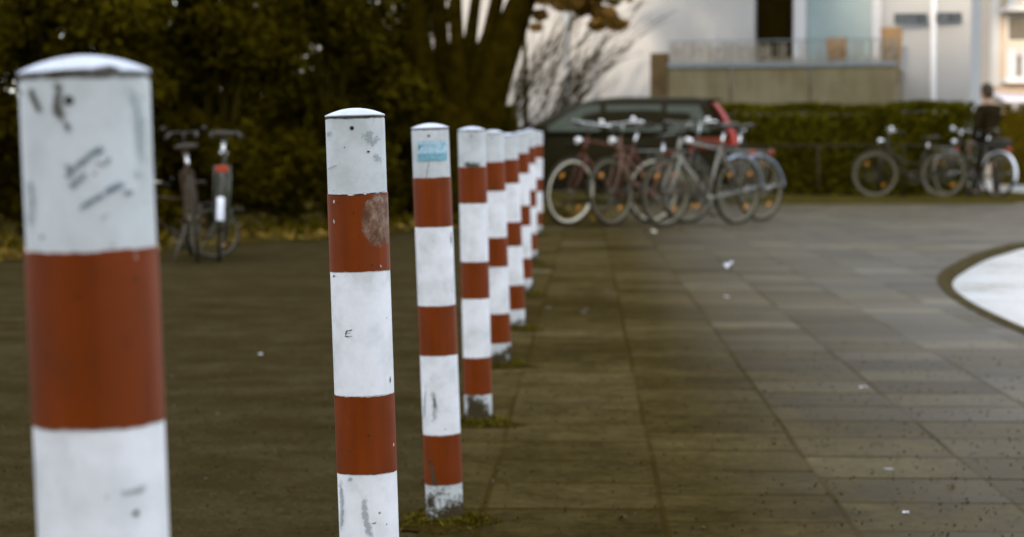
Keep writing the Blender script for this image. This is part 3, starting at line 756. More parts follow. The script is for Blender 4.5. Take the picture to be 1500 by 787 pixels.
for k in range(nsl):
    x = tx0 + .32 + (tx1 - tx0 - .36) * (k + .5) / nsl + random.uniform(-.008, .008); h_ = .36 + random.uniform(-.05, .04)
    if .46 < k / nsl < .93 and random.random() < .45: h_ = .12
    sc_.box(x - .0085, x + .0085, -TV + .04 + random.uniform(-.006, .006), -TV + .052, zt + .031, zt + h_)
sc_.build('reed_screen', M['screen'], bw)
rr_ = MB(); rr_.path([(tx0 + .3, -TV + .06, zr), (tx1, -TV + .06, zr)], .012, 6); rr_.path([(tx1 - .01, -TV + .06, zt), (tx1 - .01, -TV + .06, zr)], .014, 6); rr_.build('railing', M['coping'], bw)
# terracotta planters standing on the terrace edge
for (px, lab) in ((1306, 'tall terracotta planter at the right corner of the terrace'), (1226, 'terracotta planter standing mid-way on the terrace, seen through the screen')):
    xx, zz = fl(px, 75, TV - .45); wp = BC + Matrix.Rotation(YAW, 3, 'Z') @ Vector((xx, -TV + .42, 0))
    pt = MB().lathe([(.02, 1.861), (.12, 1.861), (.17, 2.4), (.19, 2.82 if px > 1300 else 2.66), (.15, 2.82 if px > 1300 else 2.66), (.12, 2.3), (.01, 2.3)], 20).build('planter', M['orange_pot'])
    pt.location = (wp.x, wp.y, 0); props(pt, lab, 'planter')

# street name sign
SY = 33.9
M['sign_pole'] = simple('white_pole', (.55, .545, .53), .4, var=.05)
M['sign_plate'] = simple('sign_plate', (.018, .026, .032), .6, var=.15)
M['sign_letter'] = simple('sign_letters', (.17, .18, .18), .5, var=.05)
p = at(1365, 280, SY); sg = thing('street_sign', 'white post with two dark street name plates in front of the white wall', 'street sign', (at(1365, 280, SY + 1.95).x, SY + 1.95, 0)); SYY = SY + 1.95
MB().path([(0, 0, -.1), (0, 0, 1.5), (0, 0, at(1365, -8, SYY).z)], .052, 12).build('post', M['sign_pole'], sg)
def plate(x0, y0, x1, y1, segs):
    a = at(x0, y0, SYY - .08) - Vector((sg.location.x, SYY, 0)); b = at(x1, y1, SYY - .08) - Vector((sg.location.x, SYY, 0))
    q = bevel(MB().box(a.x, b.x, -.085, -.065, b.z, a.z).build('name_plate', M['sign_plate'], sg), .006)
    W = b.x - a.x; H = a.z - b.z; lt = MB(); r = random.Random(int(x0)); u = a.x + W * .06
    for (f0, f1) in segs:
        u = a.x + W * f0
        while u < a.x + W * f1 - .02:
            w_ = r.uniform(.028, .045); h0 = H * (.25 if r.random() < .75 else .12); h1 = H * r.choice((.62, .62, .82))
            lt.box(u, u + .011, -.090, -.0855, b.z + h0, b.z + h1)
            if r.random() < .6: lt.box(u + w_ * .55, u + w_ * .55 + .010, -.090, -.0855, b.z + h0, b.z + H * .6)
            lt.box(u + .0112, u + w_ * .5, -.090, -.0855, b.z + (h0 if r.random() < .5 else H * .52), b.z + (h0 if r.random() < .0 else H * .60))
            u += w_ + .014
    lt.build('lettering', M['sign_letter'], q)
plate(1310, 20, 1359, 35, [(.06, .72), (.84, .96)])
plate(1371, 18.5, 1409, 32.5, [(.06, .46), (.62, .94)])

# ------------------------------------------------------------------ far buildings on the right
M['blue_wall'] = simple('blue_grey_wall', (.085, .125, .19), .8, var=.15, scale=.5)
M['roof_dark'] = simple('dark_roof', (.035, .035, .03), .8)
M['win_blue'] = simple('window_blue', (.13, .20, .33), .2, var=.3, scale=1)
M['beige'] = simple('beige_wall', (.52, .42, .31), .85, var=.08, scale=.6)
M['beige_lt'] = simple('pale_wall', (.62, .58, .52), .85, var=.05, scale=.6)
M['win_dark'] = simple('window_dark', (.12, .105, .075), .25, var=.3)
M['awning'] = simple('pale_awning', (.62, .57, .58), .7, var=.05)
M['shop_dark'] = simple('shop_dark', (.085, .07, .045), .5, var=.4, scale=2)
Yb = 96.0
bb = thing('building', 'far blue-grey apartment block with a dark roof in the gap beside the white building', 'building', (at(1400, 200, Yb).x, Yb, 0))
W_ = at(1449, 200, Yb).x - at(1400, 200, Yb).x; zt_ = at(1430, 34, Yb).z; zrr = at(1430, 12, Yb).z
MB().box(-4, W_, 0, 10, -.2, zt_).build('wall', M['blue_wall'], bb)
MB().loft([[(-4.3, -.4, zt_ + .003), (W_ + .2, -.4, zt_ + .003), (W_ + .2, 10.4, zt_ + .003), (-4.3, 10.4, zt_ + .003)], [(-3.2, 1.6, zrr), (W_ - .9, 1.6, zrr), (W_ - .9, 8, zrr), (-3.2, 8, zrr)]], False).build('roof', M['roof_dark'], bb)
for r_ in range(3):
    for c_ in range(4):
        x = -3.2 + c_ * 1.28; z = .9 + r_ * 2.0
        fw_ = MB().box(x - .05, x + .8, -.06, -.003, z - .05, z + 1.3).build('window', M['frame_white'], bb); MB().box(x, x + .75, -.09, -.061, z, z + 1.25).build('pane', M['win_blue'], fw_)
Yc = 60.0; sc = F / Yc
bz = lambda y: HC + (219 - y) / sc
bc = thing('building', 'sunlit beige apartment block with white balconies at the right edge', 'building', (at(1447, 200, Yc).x, Yc, 0)); BW = 11.0
MB().box(0, BW, 0, 9, -.2, 11).build('wall', M['beige'], bc)
MB().box(-.25, BW + .2, -.3, 9.3, 11.003, 11.25).build('roof', M['roof_dark'], bc)
MB().box(.02, .28, -.10, -.003, 2.6, 10.9).build('corner_strip', M['beige_lt'], bc)
for k, (y0, y1) in enumerate(((75, 117), (-95, -48), (-10, 14))):
    z0, z1 = bz(y1), bz(y0)
    bal = MB().box(.29, BW, -1.0, -.004, z0 - .12, z0).build('balcony', M['beige_lt'], bc); rl_ = MB()
    for q in range(26): rl_.box(.30 + q * .41, .30 + q * .41 + .27, -1.0, -.96, z0 + .002, z1)
    rl_.box(.28, BW, -1.02, -.94, z1 + .002, z1 + .06); rl_.build('railing', M['frame_white'], bal)
for (z0, z1) in ((bz(60), bz(25)), (bz(-20), bz(-48)), (bz(113), bz(82))):
    for q in range(4):
        x = .55 + q * 2.5; fw_ = MB().box(x - .06, x + 1.5, -.05, -.003, z0 - .06, z1 + .06).build('window', M['beige_lt'], bc); MB().box(x, x + 1.44, -.08, -.051, z0, z1).build('pane', M['win_dark'], fw_)
MB().loft([[(.05, -1.9, bz(152)), (BW, -1.9, bz(152)), (BW, -.004, bz(138)), (.05, -.004, bz(138))], [(.05, -1.9, bz(149)), (BW, -1.9, bz(149)), (BW, -.004, bz(135)), (.05, -.004, bz(135))]], False).build('awning', M['awning'], bc)
MB().box(.55, BW - .3, -.06, -.004, 0, bz(155)).build('shop_front', M['shop_dark'], bc)
MB().box(.33, .52, -1.6, -1.42, -.1, bz(151)).build('awning_post', M['frame_white'], bc)
hg = thing('hedge', 'dark brown-green hedge at the right edge below the beige block', 'hedge', (at(1464, 200, 50).x, 50, -.1))
MB().box(.12, 4.9, .12, .7, 0, 1.75).build('inner_branches', M['bark_dark'], hg)
n = 5000; P = np.stack([rng.uniform(0, 5, n), np.where(rng.random(n) < .6, rng.exponential(.07, n), rng.uniform(0, .8, n)), rng.uniform(0, 1.95, n)], 1)
leaf_mesh('foliage', P, .12, M['yew2'], hg)

# building behind the photographer that keeps the foreground in shade
M['shade_wall'] = simple('ochre_render', (.36, .30, .22), .9, var=.1, scale=.4)
sb = thing('apartment_building', 'long ochre apartment house across the street behind the camera', 'building', (0, -40, 0))
MB().box(-46, 12, -12, 0, -.2, 14.4).build('wall', M['shade_wall'], sb)
MB().box(-14.4, 12.3, -4, .3, 14.403, 15.0).build('roof_shade_block', M['shade_wall'], sb)  # unseen roof block, height shaped to set the shade line on the white wall
MB().box(-16.7, -14.403, -4, .3, 14.403, 18.6).build('roof_shade_block', M['shade_wall'], sb)  # taller unseen block added to shade the middle of the white wall
for r_ in range(4):
    for c_ in range(18):
        x = -44 + c_ * 3.1; MB().box(x, x + 1.2, .004, .06, 1.2 + r_ * 3.2, 2.8 + r_ * 3.2).build('window', M['win_dark'], sb)

# ------------------------------------------------------------------ bicycles
M['tyre'] = simple('tyre_rubber', (.030, .025, .013), .8, var=.2)
M['tyre_grey'] = simple('dusty_tyre', (.12, .105, .07), .85, var=.2)
M['rim'] = simple('rim_alloy', (.78, .73, .56), .32, .1, var=.1)
M['rim_dull'] = simple('rim_dull', (.16, .14, .09), .4, .3, var=.15)
M['chrome'] = simple('chrome', (.75, .75, .74), .14, 1.0, var=.05)
M['alu'] = simple('aluminium', (.15, .14, .11), .35, .4, var=.1)
M['spoke'] = simple('spoke_steel', (.14, .125, .085), .4, .4, var=.1)
M['black'] = simple('black_plastic', (.03, .025, .015), .55, var=.2)
M['blk_frame'] = simple('black_frame_paint', (.035, .03, .018), .3, var=.2)
M['red_frame'] = simple('red_frame_paint', (.11, .035, .018), .3, var=.15)
M['brown_frame'] = simple('brown_frame_paint', (.06, .03, .012), .4, var=.2)
M['pink_frame'] = simple('rose_frame_paint', (.15, .075, .045), .3, var=.15)
M['silver_frame'] = simple('silver_frame_paint', (.24, .225, .18), .28, .3, var=.1)
M['green_frame'] = simple('green_frame_paint', (.05, .06, .03), .3, var=.15)
M['cream'] = simple('cream_paint', (.60, .56, .42), .4, var=.1)
M['blue_fender'] = simple('pale_blue_fender', (.32, .37, .43), .25, .2, var=.06)
M['white_fender'] = simple('white_fender', (.78, .80, .85), .35, var=.04)
M['red_lens'] = simple('red_lens', (.42, .05, .015), .25, var=.1)
M['orange_lens'] = simple('amber_reflector', (.60, .25, .03), .3, var=.1)
M['lens_glint_white'] = simple('lens_glint_white', (.9, .89, .84), .12, 0, var=.03)  # near-white lens colour, also painted on bells as glints
M['saddle'] = simple('saddle_leather', (.035, .027, .014), .5, var=.2)

def bicycle(label, loc, yaw, lean=4, steer=0, frame='blk_frame', tyre='tyre', rim='rim_dull', fender=None, carrier=True, lamp=True, step=False, basket=False, bar='chrome', barw=1.0, front_fender=True, group='parked bicycles', rear_light=True, bag=False):
    t = thing('bicycle', label, 'bicycle', loc, 0, group)
    t.rotation_euler = Euler((R(lean), 0, R(yaw)), 'XYZ')
    RW = .345; rh = Vector((-.45, 0, RW)); fh = Vector((.61, 0, RW)); bbk = Vector((0, 0, .285)); stt = Vector((-.165, 0, .80 if not step else .70)); ht = Vector((.425, 0, .88)); hb = Vector((.470, 0, .72))
    ax = Vector((ht.x - hb.x, 0, ht.z - hb.z)).normalized(); RS = Matrix.Rotation(R(steer), 3, ax)
    S = lambda p: RS @ (Vector(p) - hb) + hb
    def wheel(hub, rot):
        q = MB(); ex = (rot @ Vector((1, 0, 0))); ez = Vector((0, 0, 1)); ey = ex.cross(ez)
        ez = ey.cross(ex) * 1.0; ez = (rot @ Vector((0, 0, 1))); lat = (rot @ Vector((0, 1, 0)))
        q.path([hub - lat * .045, hub + lat * .045], .022, 10)
        for k in range(28):
            a = 2 * math.pi * k / 28; sgn = 1 if k % 2 else -1; b = a + (.25 if k % 4 < 2 else -.25)
            q.path([hub + lat * .03 * sgn + (ex * math.cos(b) + ez * math.sin(b)) * .02, hub + (ex * math.cos(a) + ez * math.sin(a)) * .305], .0016, 4)
        w_ = q.build('wheel', M['spoke'], t)
        MB().torus(hub, ex, ez, .330, .0185, 56, 10).build('tyre', M[tyre], w_)
        MB().torus(hub, ex, ez, .305, .0155, 56, 8, flat=.9).build('rim', M[rim], w_)
        for a in (.9, .9 + math.pi):
            r0 = hub + (ex * math.cos(a) + ez * math.sin(a)) * .21
            rr = MB().obox(r0, (.055, .012, .025), (rot @ Matrix.Rotation(-a + 1.57, 3, 'Y'))).build('reflector', M['orange_lens'], w_)
        return w_
    I3 = Matrix.Identity(3)
    wheel(rh, I3); wheel(S(fh), RS)
    fm = MB()
    fm.path([ht, hb], .019, 10); fm.path([bbk, stt], .0155, 10)
    if step:
        fm.path([hb + (ht - hb) * .4, Vector((.22, 0, .55)), Vector((-.09, 0, .47))], .016, 10); fm.path([hb, Vector((.26, 0, .42)), bbk], .018, 10)
    else:
        fm.path([ht.lerp(hb, .15), stt - Vector((-.01, 0, .03))], .015, 10); fm.path([hb, bbk], .018, 10)
    for s in (-1, 1):
        fm.path([bbk + Vector((0, .035 * s, 0)), rh + Vector((0, .06 * s, 0))], .0095, 8)
        fm.path([stt + Vector((0, .018 * s, -.05)), rh + Vector((0, .06 * s, 0))], .008, 8)
    fm.path([bbk + Vector((0, -.04, 0)), bbk + Vector((0, .04, 0))], .024, 10)
    fm.build('frame', M[frame], t)
    fk = MB()
    for s in (-1, 1): fk.path([S(hb + Vector((0, .045 * s, -.02))), S(Vector((.525, .05 * s, .52))), S(fh + Vector((-.01, .05 * s, .04))), S(fh + Vector((0, .05 * s, 0)))], [.013, .012, .009, .008], 8)
    fk.path([S(hb + Vector((0, -.05, -.015))), S(hb + Vector((0, .05, -.015)))], .015, 8)
    fk.build('fork', M[frame if fender != 'white_fender' else 'alu'], t)
    hbz = ht + ax * .14; hbm = MB()
    hbm.path([S(ht), S(hbz), S(hbz + Vector((.05, 0, .015)))], .012, 8)
    hbm.path([S(hbz + Vector((-.13, -.29 * barw, -.02))), S(hbz + Vector((.0, -.26 * barw, .02))), S(hbz + Vector((.06, -.1 * barw, .02))), S(hbz + Vector((.05, 0, .015))), S(hbz + Vector((.06, .1 * barw, .02))), S(hbz + Vector((.0, .26 * barw, .02))), S(hbz + Vector((-.13, .29 * barw, -.02)))], .0115, 8)
    hbo = hbm.build('handlebar', M[bar], t)
    for s in (-1, 1):
        MB().path([S(hbz + Vector((-.02, .268 * s * barw, .012))), S(hbz + Vector((-.15, .295 * s * barw, -.026)))], .017, 8).build('grip', M['black'], hbo)
    bl = MB().ell(S(hbz + Vector((.02, .17, .055))), .026, .026, .022, 12, 8).build('bell', M['lens_glint_white' if bar == 'chrome' else 'black'], hbo)  # bells on chrome bars coloured white to stand in for bright glints
    sp = MB().path([stt - Vector((0, 0, .02)), stt + Vector((-.045, 0, .16))], .0125, 8).build('seatpost', M['chrome'], t)
    sd = MB(); c0 = stt + Vector((-.06, 0, .20)); rings = []
    for (dx, wd, hh, dz) in ((-.14, .055, .03, .01), (-.11, .10, .05, .02), (-.04, .095, .05, .012), (.04, .05, .035, .0), (.11, .024, .025, .004), (.145, .014, .015, .0)):
        rings.append([(c0.x + dx, c0.y + wd * math.cos(a), c0.z + dz + hh * .5 * math.sin(a)) for a in [2 * math.pi * k / 12 for k in range(12)]])
    sd.loft(rings); sd.build('saddle', M['saddle'], t)
    cr = MB(); a0 = random.uniform(0, 6.28)
    cr.torus(bbk + Vector((0, -.05, 0)), (1, 0, 0), (0, 0, 1), .085, .006, 28, 6)
    for k in range(5):
        a = a0 + k * 1.2566; cr.path([bbk + Vector((0, -.05, 0)), bbk + Vector((.085 * math.cos(a), -.05, .085 * math.sin(a)))], .007, 5)
    for s in (-1, 1):
        e = bbk + Vector((.17 * math.cos(a0) * s, .075 * s, .17 * math.sin(a0) * s)); cr.path([bbk + Vector((0, .06 * s, 0)), e], [.012, .009], 6)
    ch_ = cr.build('crankset', M['alu'], t)
    for s in (-1, 1):
        e = bbk + Vector((.17 * math.cos(a0) * s, .125 * s, .17 * math.sin(a0) * s)); pe = bevel(MB().obox(e, (.085, .09, .022)).build('pedal', M['black'], ch_), .004)
    cg = MB(); cg.path([bbk + Vector((.02, -.055, .088)), rh + Vector((0, -.055, .036))], .006, 5); cg.path([bbk + Vector((.02, -.055, -.088)), rh + Vector((0, -.055, -.036))], .006, 5); cg.build('chain', M['tyre_grey'], t)
    if fender:
        def fend(hub, rot, a0_, a1_):
            ex = rot @ Vector((1, 0, 0)); ez = rot @ Vector((0, 0, 1)); lat = rot @ Vector((0, 1, 0)); vs = []; fs = []; N = 26; prof = [(-.028, -.012), (-.018, .004), (0, .008), (.018, .004), (.028, -.012)]
            for i in range(N + 1):
                a = a0_ + (a1_ - a0_) * i / N; d = ex * math.cos(a) + ez * math.sin(a)
                for (l, r_) in prof: vs.append(hub + d * (.368 + r_) + lat * l)
            for i in range(N):
                for k in range(4): fs.append((i * 5 + k, i * 5 + k + 1, i * 5 + k + 6, i * 5 + k + 5))
            o = MB().add(vs, fs, True).build('mudguard', M[fender], t); so_ = o.modifiers.new('thick', 'SOLIDIFY'); so_.thickness = .002
            return o
        fend(rh, I3, R(25 if front_fender else 62), R(195 if front_fender else 178)); 
        if front_fender: fend(S(fh), RS, R(10), R(150))
        ms = MB(); ms.path([rh + Vector((0, .055, 0)), rh + Vector((-.36, .03, .06))], .003, 5); ms.path([rh + Vector((0, -.055, 0)), rh + Vector((-.36, -.03, .06))], .003, 5); ms.build('mudguard_stay', M['chrome'], t)
    if carrier:
        ca = MB(); z = .755
        for s in (-1, 0, 1): ca.path([(-.20, .06 * s, z), (-.62, .06 * s, z)], .005, 6)
        for x in (-.25, -.4, -.62): ca.path([(x, -.06, z), (x, .06, z)], .005, 6)
        for s in (-1, 1):
            ca.path([rh + Vector((0, .065 * s, 0)), Vector((-.42, .06 * s, z))], .006, 6); ca.path([rh + Vector((0, .065 * s, 0)), Vector((-.56, .06 * s, z))], .005, 6)
        ca.build('carrier', M['alu'], t)
    if rear_light: bevel(MB().box(-.655, -.622, -.045, .045, .715, .765).build('rear_light', M['red_lens'], t), .008)
    if lamp:
        lm = MB(); c = S(Vector((.535, 0, .86))); lm.path([c - RS @ Vector((.05, 0, 0)), c, c + RS @ Vector((.028, 0, 0))], [.018, .036, .040], 14); lo = lm.build('headlamp', M['chrome'], t)
        MB().path([c + RS @ Vector((.029, 0, 0)), c + RS @ Vector((.036, 0, 0))], [.037, .030], 14).build('lens', M['lens_glint_white'], lo)
    ks = MB(); ks.path([(-.12, .05, .30), (-.20, .19, .012)], .008, 6); ks.build('kickstand', M['alu'], t)
    if basket:
        bk = MB(); c = S(Vector((.66, 0, .92)))
        for z in (-.13, -.04, .05, .12):
            w_ = .13 + (z + .13) * .2; h_ = .17 + (z + .13) * .2
            bk.path([c + Vector((-w_, -h_, z)), c + Vector((w_, -h_, z)), c + Vector((w_, h_, z)), c + Vector((-w_, h_, z)), c + Vector((-w_, -h_, z))], .004, 5)
        for k in range(9):
            y = -.16 + .04 * k; bk.path([c + Vector((.13, y, -.13)), c + Vector((.18, y * 1.25, .12))], .003, 4); bk.path([c + Vector((-.13, y, -.13)), c + Vector((-.18, y * 1.25, .12))], .003, 4)
        bk.build('basket', M['cream'], t)
    if bag:
        bg_ = MB().box(-.60, -.26, -.10, .10, .765, .90).build('pannier_bag', M['black'], t); bevel(bg_, .03, 3)
    return t
def by_front(px, Y, yaw, z=.0):
    X = (px - 750) / F * Y; a = R(yaw); return Vector((X - .61 * math.cos(a), Y - .61 * math.sin(a), z))
def by_rear(px, Y, yaw, z=.0):
    X = (px - 750) / F * Y; a = R(yaw); return Vector((X + .45 * math.cos(a), Y + .45 * math.sin(a), z))
G1 = 'bicycles parked in front of the car'
bicycle('red-framed bicycle whose bright pale front rim stands just right of the bollard row', by_front(833, 20.7, 214), 214, -4, 8, 'red_frame', 'tyre', 'rim', None, True, True, group=G1)
bicycle('rose-framed bicycle with shiny chrome handlebar, second in the clump from the left', by_front(897, 20.6, 222), 222, 5, 4, 'pink_frame', 'tyre', 'rim_dull', None, True, True, step=True, group=G1)
bicycle('silver-framed bicycle with dark front wheel, in the middle of the clump before the car', by_front(973, 20.2, 222), 222, -3, 0, 'silver_frame', 'tyre', 'rim_dull', 'blue_fender', True, False, bar='alu', front_fender=False, group=G1)
bicycle('black bicycle with pale blue rear mudguard, rightmost of the clump before the car', by_front(1008, 21.3, 218), 218, 4, -6, 'blk_frame', 'tyre', 'rim_dull', 'blue_fender', True, True, front_fender=False, group=G1)
bicycle('bicycle by the car tail with only its pale front wheel sticking out', by_front(1104, 30.9, 8, .03), 8, 3, 0, 'blk_frame', 'tyre_grey', 'rim_dull', None, True, False, group=G1)
bicycle('lone dark bicycle parked along the rail in front of the right hedge', by_front(1281, 31.6, 181, .04), 181, -4, 0, 'blk_frame', 'tyre_grey', 'rim_dull', 'blk_frame', True, True, step=True, group='bicycles along the hedge')
bicycle('bicycle with white rear mudguard held by the person at the right end of the hedge', by_rear(1461, 31.2, 122, .03), 122, 3, 0, 'blk_frame', 'tyre', 'rim_dull', 'white_fender', True, True, group='bicycles along the hedge', bag=True)
G3 = 'bicycles parked by the shrubs on the left'
bicycle('dark bicycle seen from behind with white mudguard patch and red rear light', by_rear(321, 14.0, 97), 97, 2, 6, 'green_frame', 'tyre', 'rim_dull', 'blk_frame', True, True, bar='black', barw=.42, group=G3)
bicycle('brown bicycle seen end-on just left of the one with the red rear light', by_rear(296, 13.85, 104), 100, -5, -10, 'brown_frame', 'tyre', 'rim_dull', None, False, False, step=True, bar='black', barw=.42, group=G3, rear_light=False)
kid = bicycle('small child bicycle with cream handlebar, half hidden behind the nearest bollard', Vector(((262 - 750) / F * 14.3, 14.3, 0)), 200, 6, 25, 'brown_frame', 'tyre', 'rim_dull', None, False, False, bar='cream', group=G3, rear_light=False)
kid.scale = (.55, .55, .53)
wf = MB(); # white patch at the tail of the rear mudguard of the left bicycle
for o in list(bpy.data.objects):
    if o.type == 'EMPTY' and o.get('group') == G3 and o is not kid: o.scale = (.86, .86, .86)
lb = [o for o in bpy.data.objects if o.type == 'EMPTY' and o.get('label', '').startswith('dark bicycle seen from behind')][0]
vs = []; fs = []
for i in range(9):
    a = R(152 + i * 3.6)
    for (l, r_) in ((-.029, -.010), (-.018, .0065), (0, .0105), (.018, .0065), (.029, -.010)):
        vs.append((-.45 + (.3705 + r_) * math.cos(a), l, .345 + (.3705 + r_) * math.sin(a)))
for i in range(8):
    for k in range(4): fs.append((i * 5 + k, i * 5 + k + 1, i * 5 + k + 6, i * 5 + k + 5))
o = wf.add(vs, fs, True).build('mudguard_tail', M['white_fender'], lb); o['label'] = 'white tail patch on the rear mudguard'

# ------------------------------------------------------------------ parked car
M['car'] = simple('black_car_paint', (.014, .0105, .002), .45, var=.1, scale=2, spec=.05)
M['car_glass'] = simple('tinted_glass', (.060, .070, .048), .2, var=.1, spec=.15)
M['car_trim'] = simple('black_trim', (.02, .017, .01), .6)
M['tail_red'] = simple('tail_lamp_red', (.34, .03, .012), .2, var=.1)
M['tail_pale'] = simple('tail_lamp_pale', (.30, .055, .045), .3, var=.1)
M['tail_dark'] = simple('tail_lamp_dark', (.16, .025, .010), .25, var=.15)
CY = 28.6
cx = at(1083, 200, CY).x - 2.05
car = thing('car', 'dark hatchback parked side-on behind the bicycles with tall red tail lamp', 'car', (cx, CY + .87, .0), math.pi); car.scale = (1, 1, 1.035)
def ringx(x, w_, zb, zt):
    return [(x, -w_ * .86, zb), (x, -w_ * .97, zb + .10), (x, -w_, zb + (zt - zb) * .45), (x, -w_ * .985, zb + (zt - zb) * .75), (x, -w_ * .93, zt - .02), (x, -w_ * .80, zt), (x, 0, zt + .025),
            (x, w_ * .80, zt), (x, w_ * .93, zt - .02), (x, w_ * .985, zb + (zt - zb) * .75), (x, w_, zb + (zt - zb) * .45), (x, w_ * .97, zb + .10), (x, w_ * .86, zb)]
bd = MB(); bd.loft([ringx(*q) for q in ((-2.05, .70, .42, .78), (-2.03, .76, .34, .86), (-1.95, .82, .28, .93), (-1.6, .86, .22, .955), (-1.0, .872, .19, .95), (0, .875, .18, .93), (.9, .875, .19, .93), (1.2, .868, .2, .92), (1.6, .84, .22, .86), (1.9, .77, .26, .76), (2.03, .66, .33, .66), (2.06, .56, .38, .58))])
sharp(bd.build('body', M['car'], car), 50)
lev = [(.915, -1.99, 1.10, .815), (1.05, -1.94, .86, .785), (1.20, -1.865, .60, .735), (1.33, -1.775, .30, .675), (1.405, -1.70, .06, .62), (1.437, -1.63, -.14, .565), (1.458, -1.50, -.42, .42)]
def sup(z, x0, x1, hw, n=44, e=7):
    r_ = []; c = (x0 + x1) / 2; a = (x1 - x0) / 2
    for k in range(n):
        th = 2 * math.pi * k / n; cc = math.cos(th); ss = math.sin(th)
        r_.append((c + a * math.copysign(abs(cc) ** (2 / e), cc), hw * math.copysign(abs(ss) ** (2 / e), ss), z))
    return r_
gh = MB(); gh.loft([sup(*l) for l in lev]); gh.build('cabin', M['car'], car)
def hw(z):
    for (a, b) in zip(lev[:-1], lev[1:]):
        if a[0] <= z <= b[0]: return a[3] + (b[3] - a[3]) * (z - a[0]) / (b[0] - a[0])
    return lev[-1][3]
def xr(z, i):
    for (a, b) in zip(lev[:-1], lev[1:]):
        if a[0] <= z <= b[0]: return a[i] + (b[i] - a[i]) * (z - a[0]) / (b[0] - a[0])
for s in (1, -1):
    for (pts) in ([(-1.66, .985), (-1.05, .985), (-1.05, 1.34), (-1.50, 1.34)], [(-.98, .985), (-.20, .985), (-.20, 1.345), (-.98, 1.345)], [(-.12, .985), (.72, .985), (.30, 1.25), (.10, 1.335), (-.12, 1.345)]):
        vs = []; mb = MB(); n = len(pts)
        for d in (.002, .010):
            for (x, z) in pts: vs.append((x, s * (hw(z) + d), z))
        mb.add(vs, [tuple(range(n)), tuple(range(2 * n - 1, n - 1, -1))] + [(k, (k + 1) % n, n + (k + 1) % n, n + k) for k in range(n)])
        mb.build('side_window', M['car_glass'], car)
ws = MB(); vs = [(xr(z, 2) + .012, y * hw(z) * .86, z) for z, y in ((.96, -1), (.96, 1), (1.36, 1), (1.36, -1))]; ws.add(vs, [(0, 1, 2, 3)]); ws.build('windscreen', M['car_glass'], car)
rw = MB(); vs = [(xr(z, 1) - .012, y * hw(z) * .78, z) for z, y in ((1.0, -1), (1.0, 1), (1.36, 1), (1.36, -1))]; rw.add(vs, [(0, 1, 2, 3)]); rw.build('rear_window', M['car_glass'], car)
bevel(MB().box(-1.84, -1.58, -.56, .56, 1.405, 1.43).build('roof_spoiler', M['car'], car), .01)
for s in (1, -1):
    def tl(name, zz, m, w0, w1, inx=0):
        mb = MB(); vs = []; fs = []
        for z in zz:
            x = (xr(z, 1) if z > .915 else -2.0 - (.93 - z) * .15); h_ = hw(z) if z > .915 else .80
            vs += [(x - .022, s * h_ * .80, z), (x - .03, s * (h_ * .93), z), (x + .03, s * (h_ + .012), z), (x + w0 + (w1 - w0) * (zz[-1] - z) / (zz[-1] - zz[0]), s * (h_ + .012), z), (x + .08, s * (h_ * .8), z)]
        for i in range(len(zz) - 1):
            for k in range(5): fs.append((i * 5 + k, i * 5 + (k + 1) % 5, (i + 1) * 5 + (k + 1) % 5, (i + 1) * 5 + k))
        fs.append((0, 1, 2, 3, 4)); nn_ = (len(zz) - 1) * 5; fs.append(tuple(nn_ + k for k in range(5)))
        mb.add(vs, fs); return mb.build(name, m, car)
    tl('tail_lamp', [1.02, 1.15, 1.26, 1.37], M['tail_pale'], .03, .05)
    tl('tail_lamp', [.80, .90, 1.00, 1.018], M['tail_red'], .05, .10)
    bevel(MB().box(-1.88, -1.36, s * .85 - .03, s * .85 + .03, .74, .90).build('tail_lamp_side', M['tail_dark'], car), .012)
    for x in (-1.28, 1.28):
        wm = MB(); y = s * .80
        wm.path([(x, y - s * .12, .30), (x, y + s * .085, .30)], .205, 24); wo = wm.build('wheel', M['rim_dull'], car)
        MB().torus((x, y, .305), (1, 0, 0), (0, 0, 1), .245, .075, 36, 12).build('tyre', M['tyre'], wo)
        ar = MB().torus((x, s * .862, .31), (1, 0, 0), (0, 0, 1), .345, .02, 30, 6, R(-5), R(185)).build('wheel_arch', M['car_trim'], car)
    bevel(MB().box(.62, .84, s * .98 - .07, s * .98 + .07, .94, 1.07).build('mirror', M['car'], car), .03, 3)
    for x in (-.78, .18): bevel(MB().box(x, x + .17, s * .875 - .012, s * .875 + .022, .80, .83).build('door_handle', M['car_trim'], car), .006)
    bevel(MB().box(1.78, 2.0, s * .66 - .09, s * .66 + .09, .58, .72).build('headlight', M['lens_glint_white'], car), .03, 3)
bevel(MB().box(-2.12, -1.93, -.76, .76, .30, .56).build('rear_bumper', M['car_trim'], car), .05, 3)
bevel(MB().box(1.92, 2.11, -.64, .64, .26, .48).build('front_bumper', M['car_trim'], car), .05, 3)

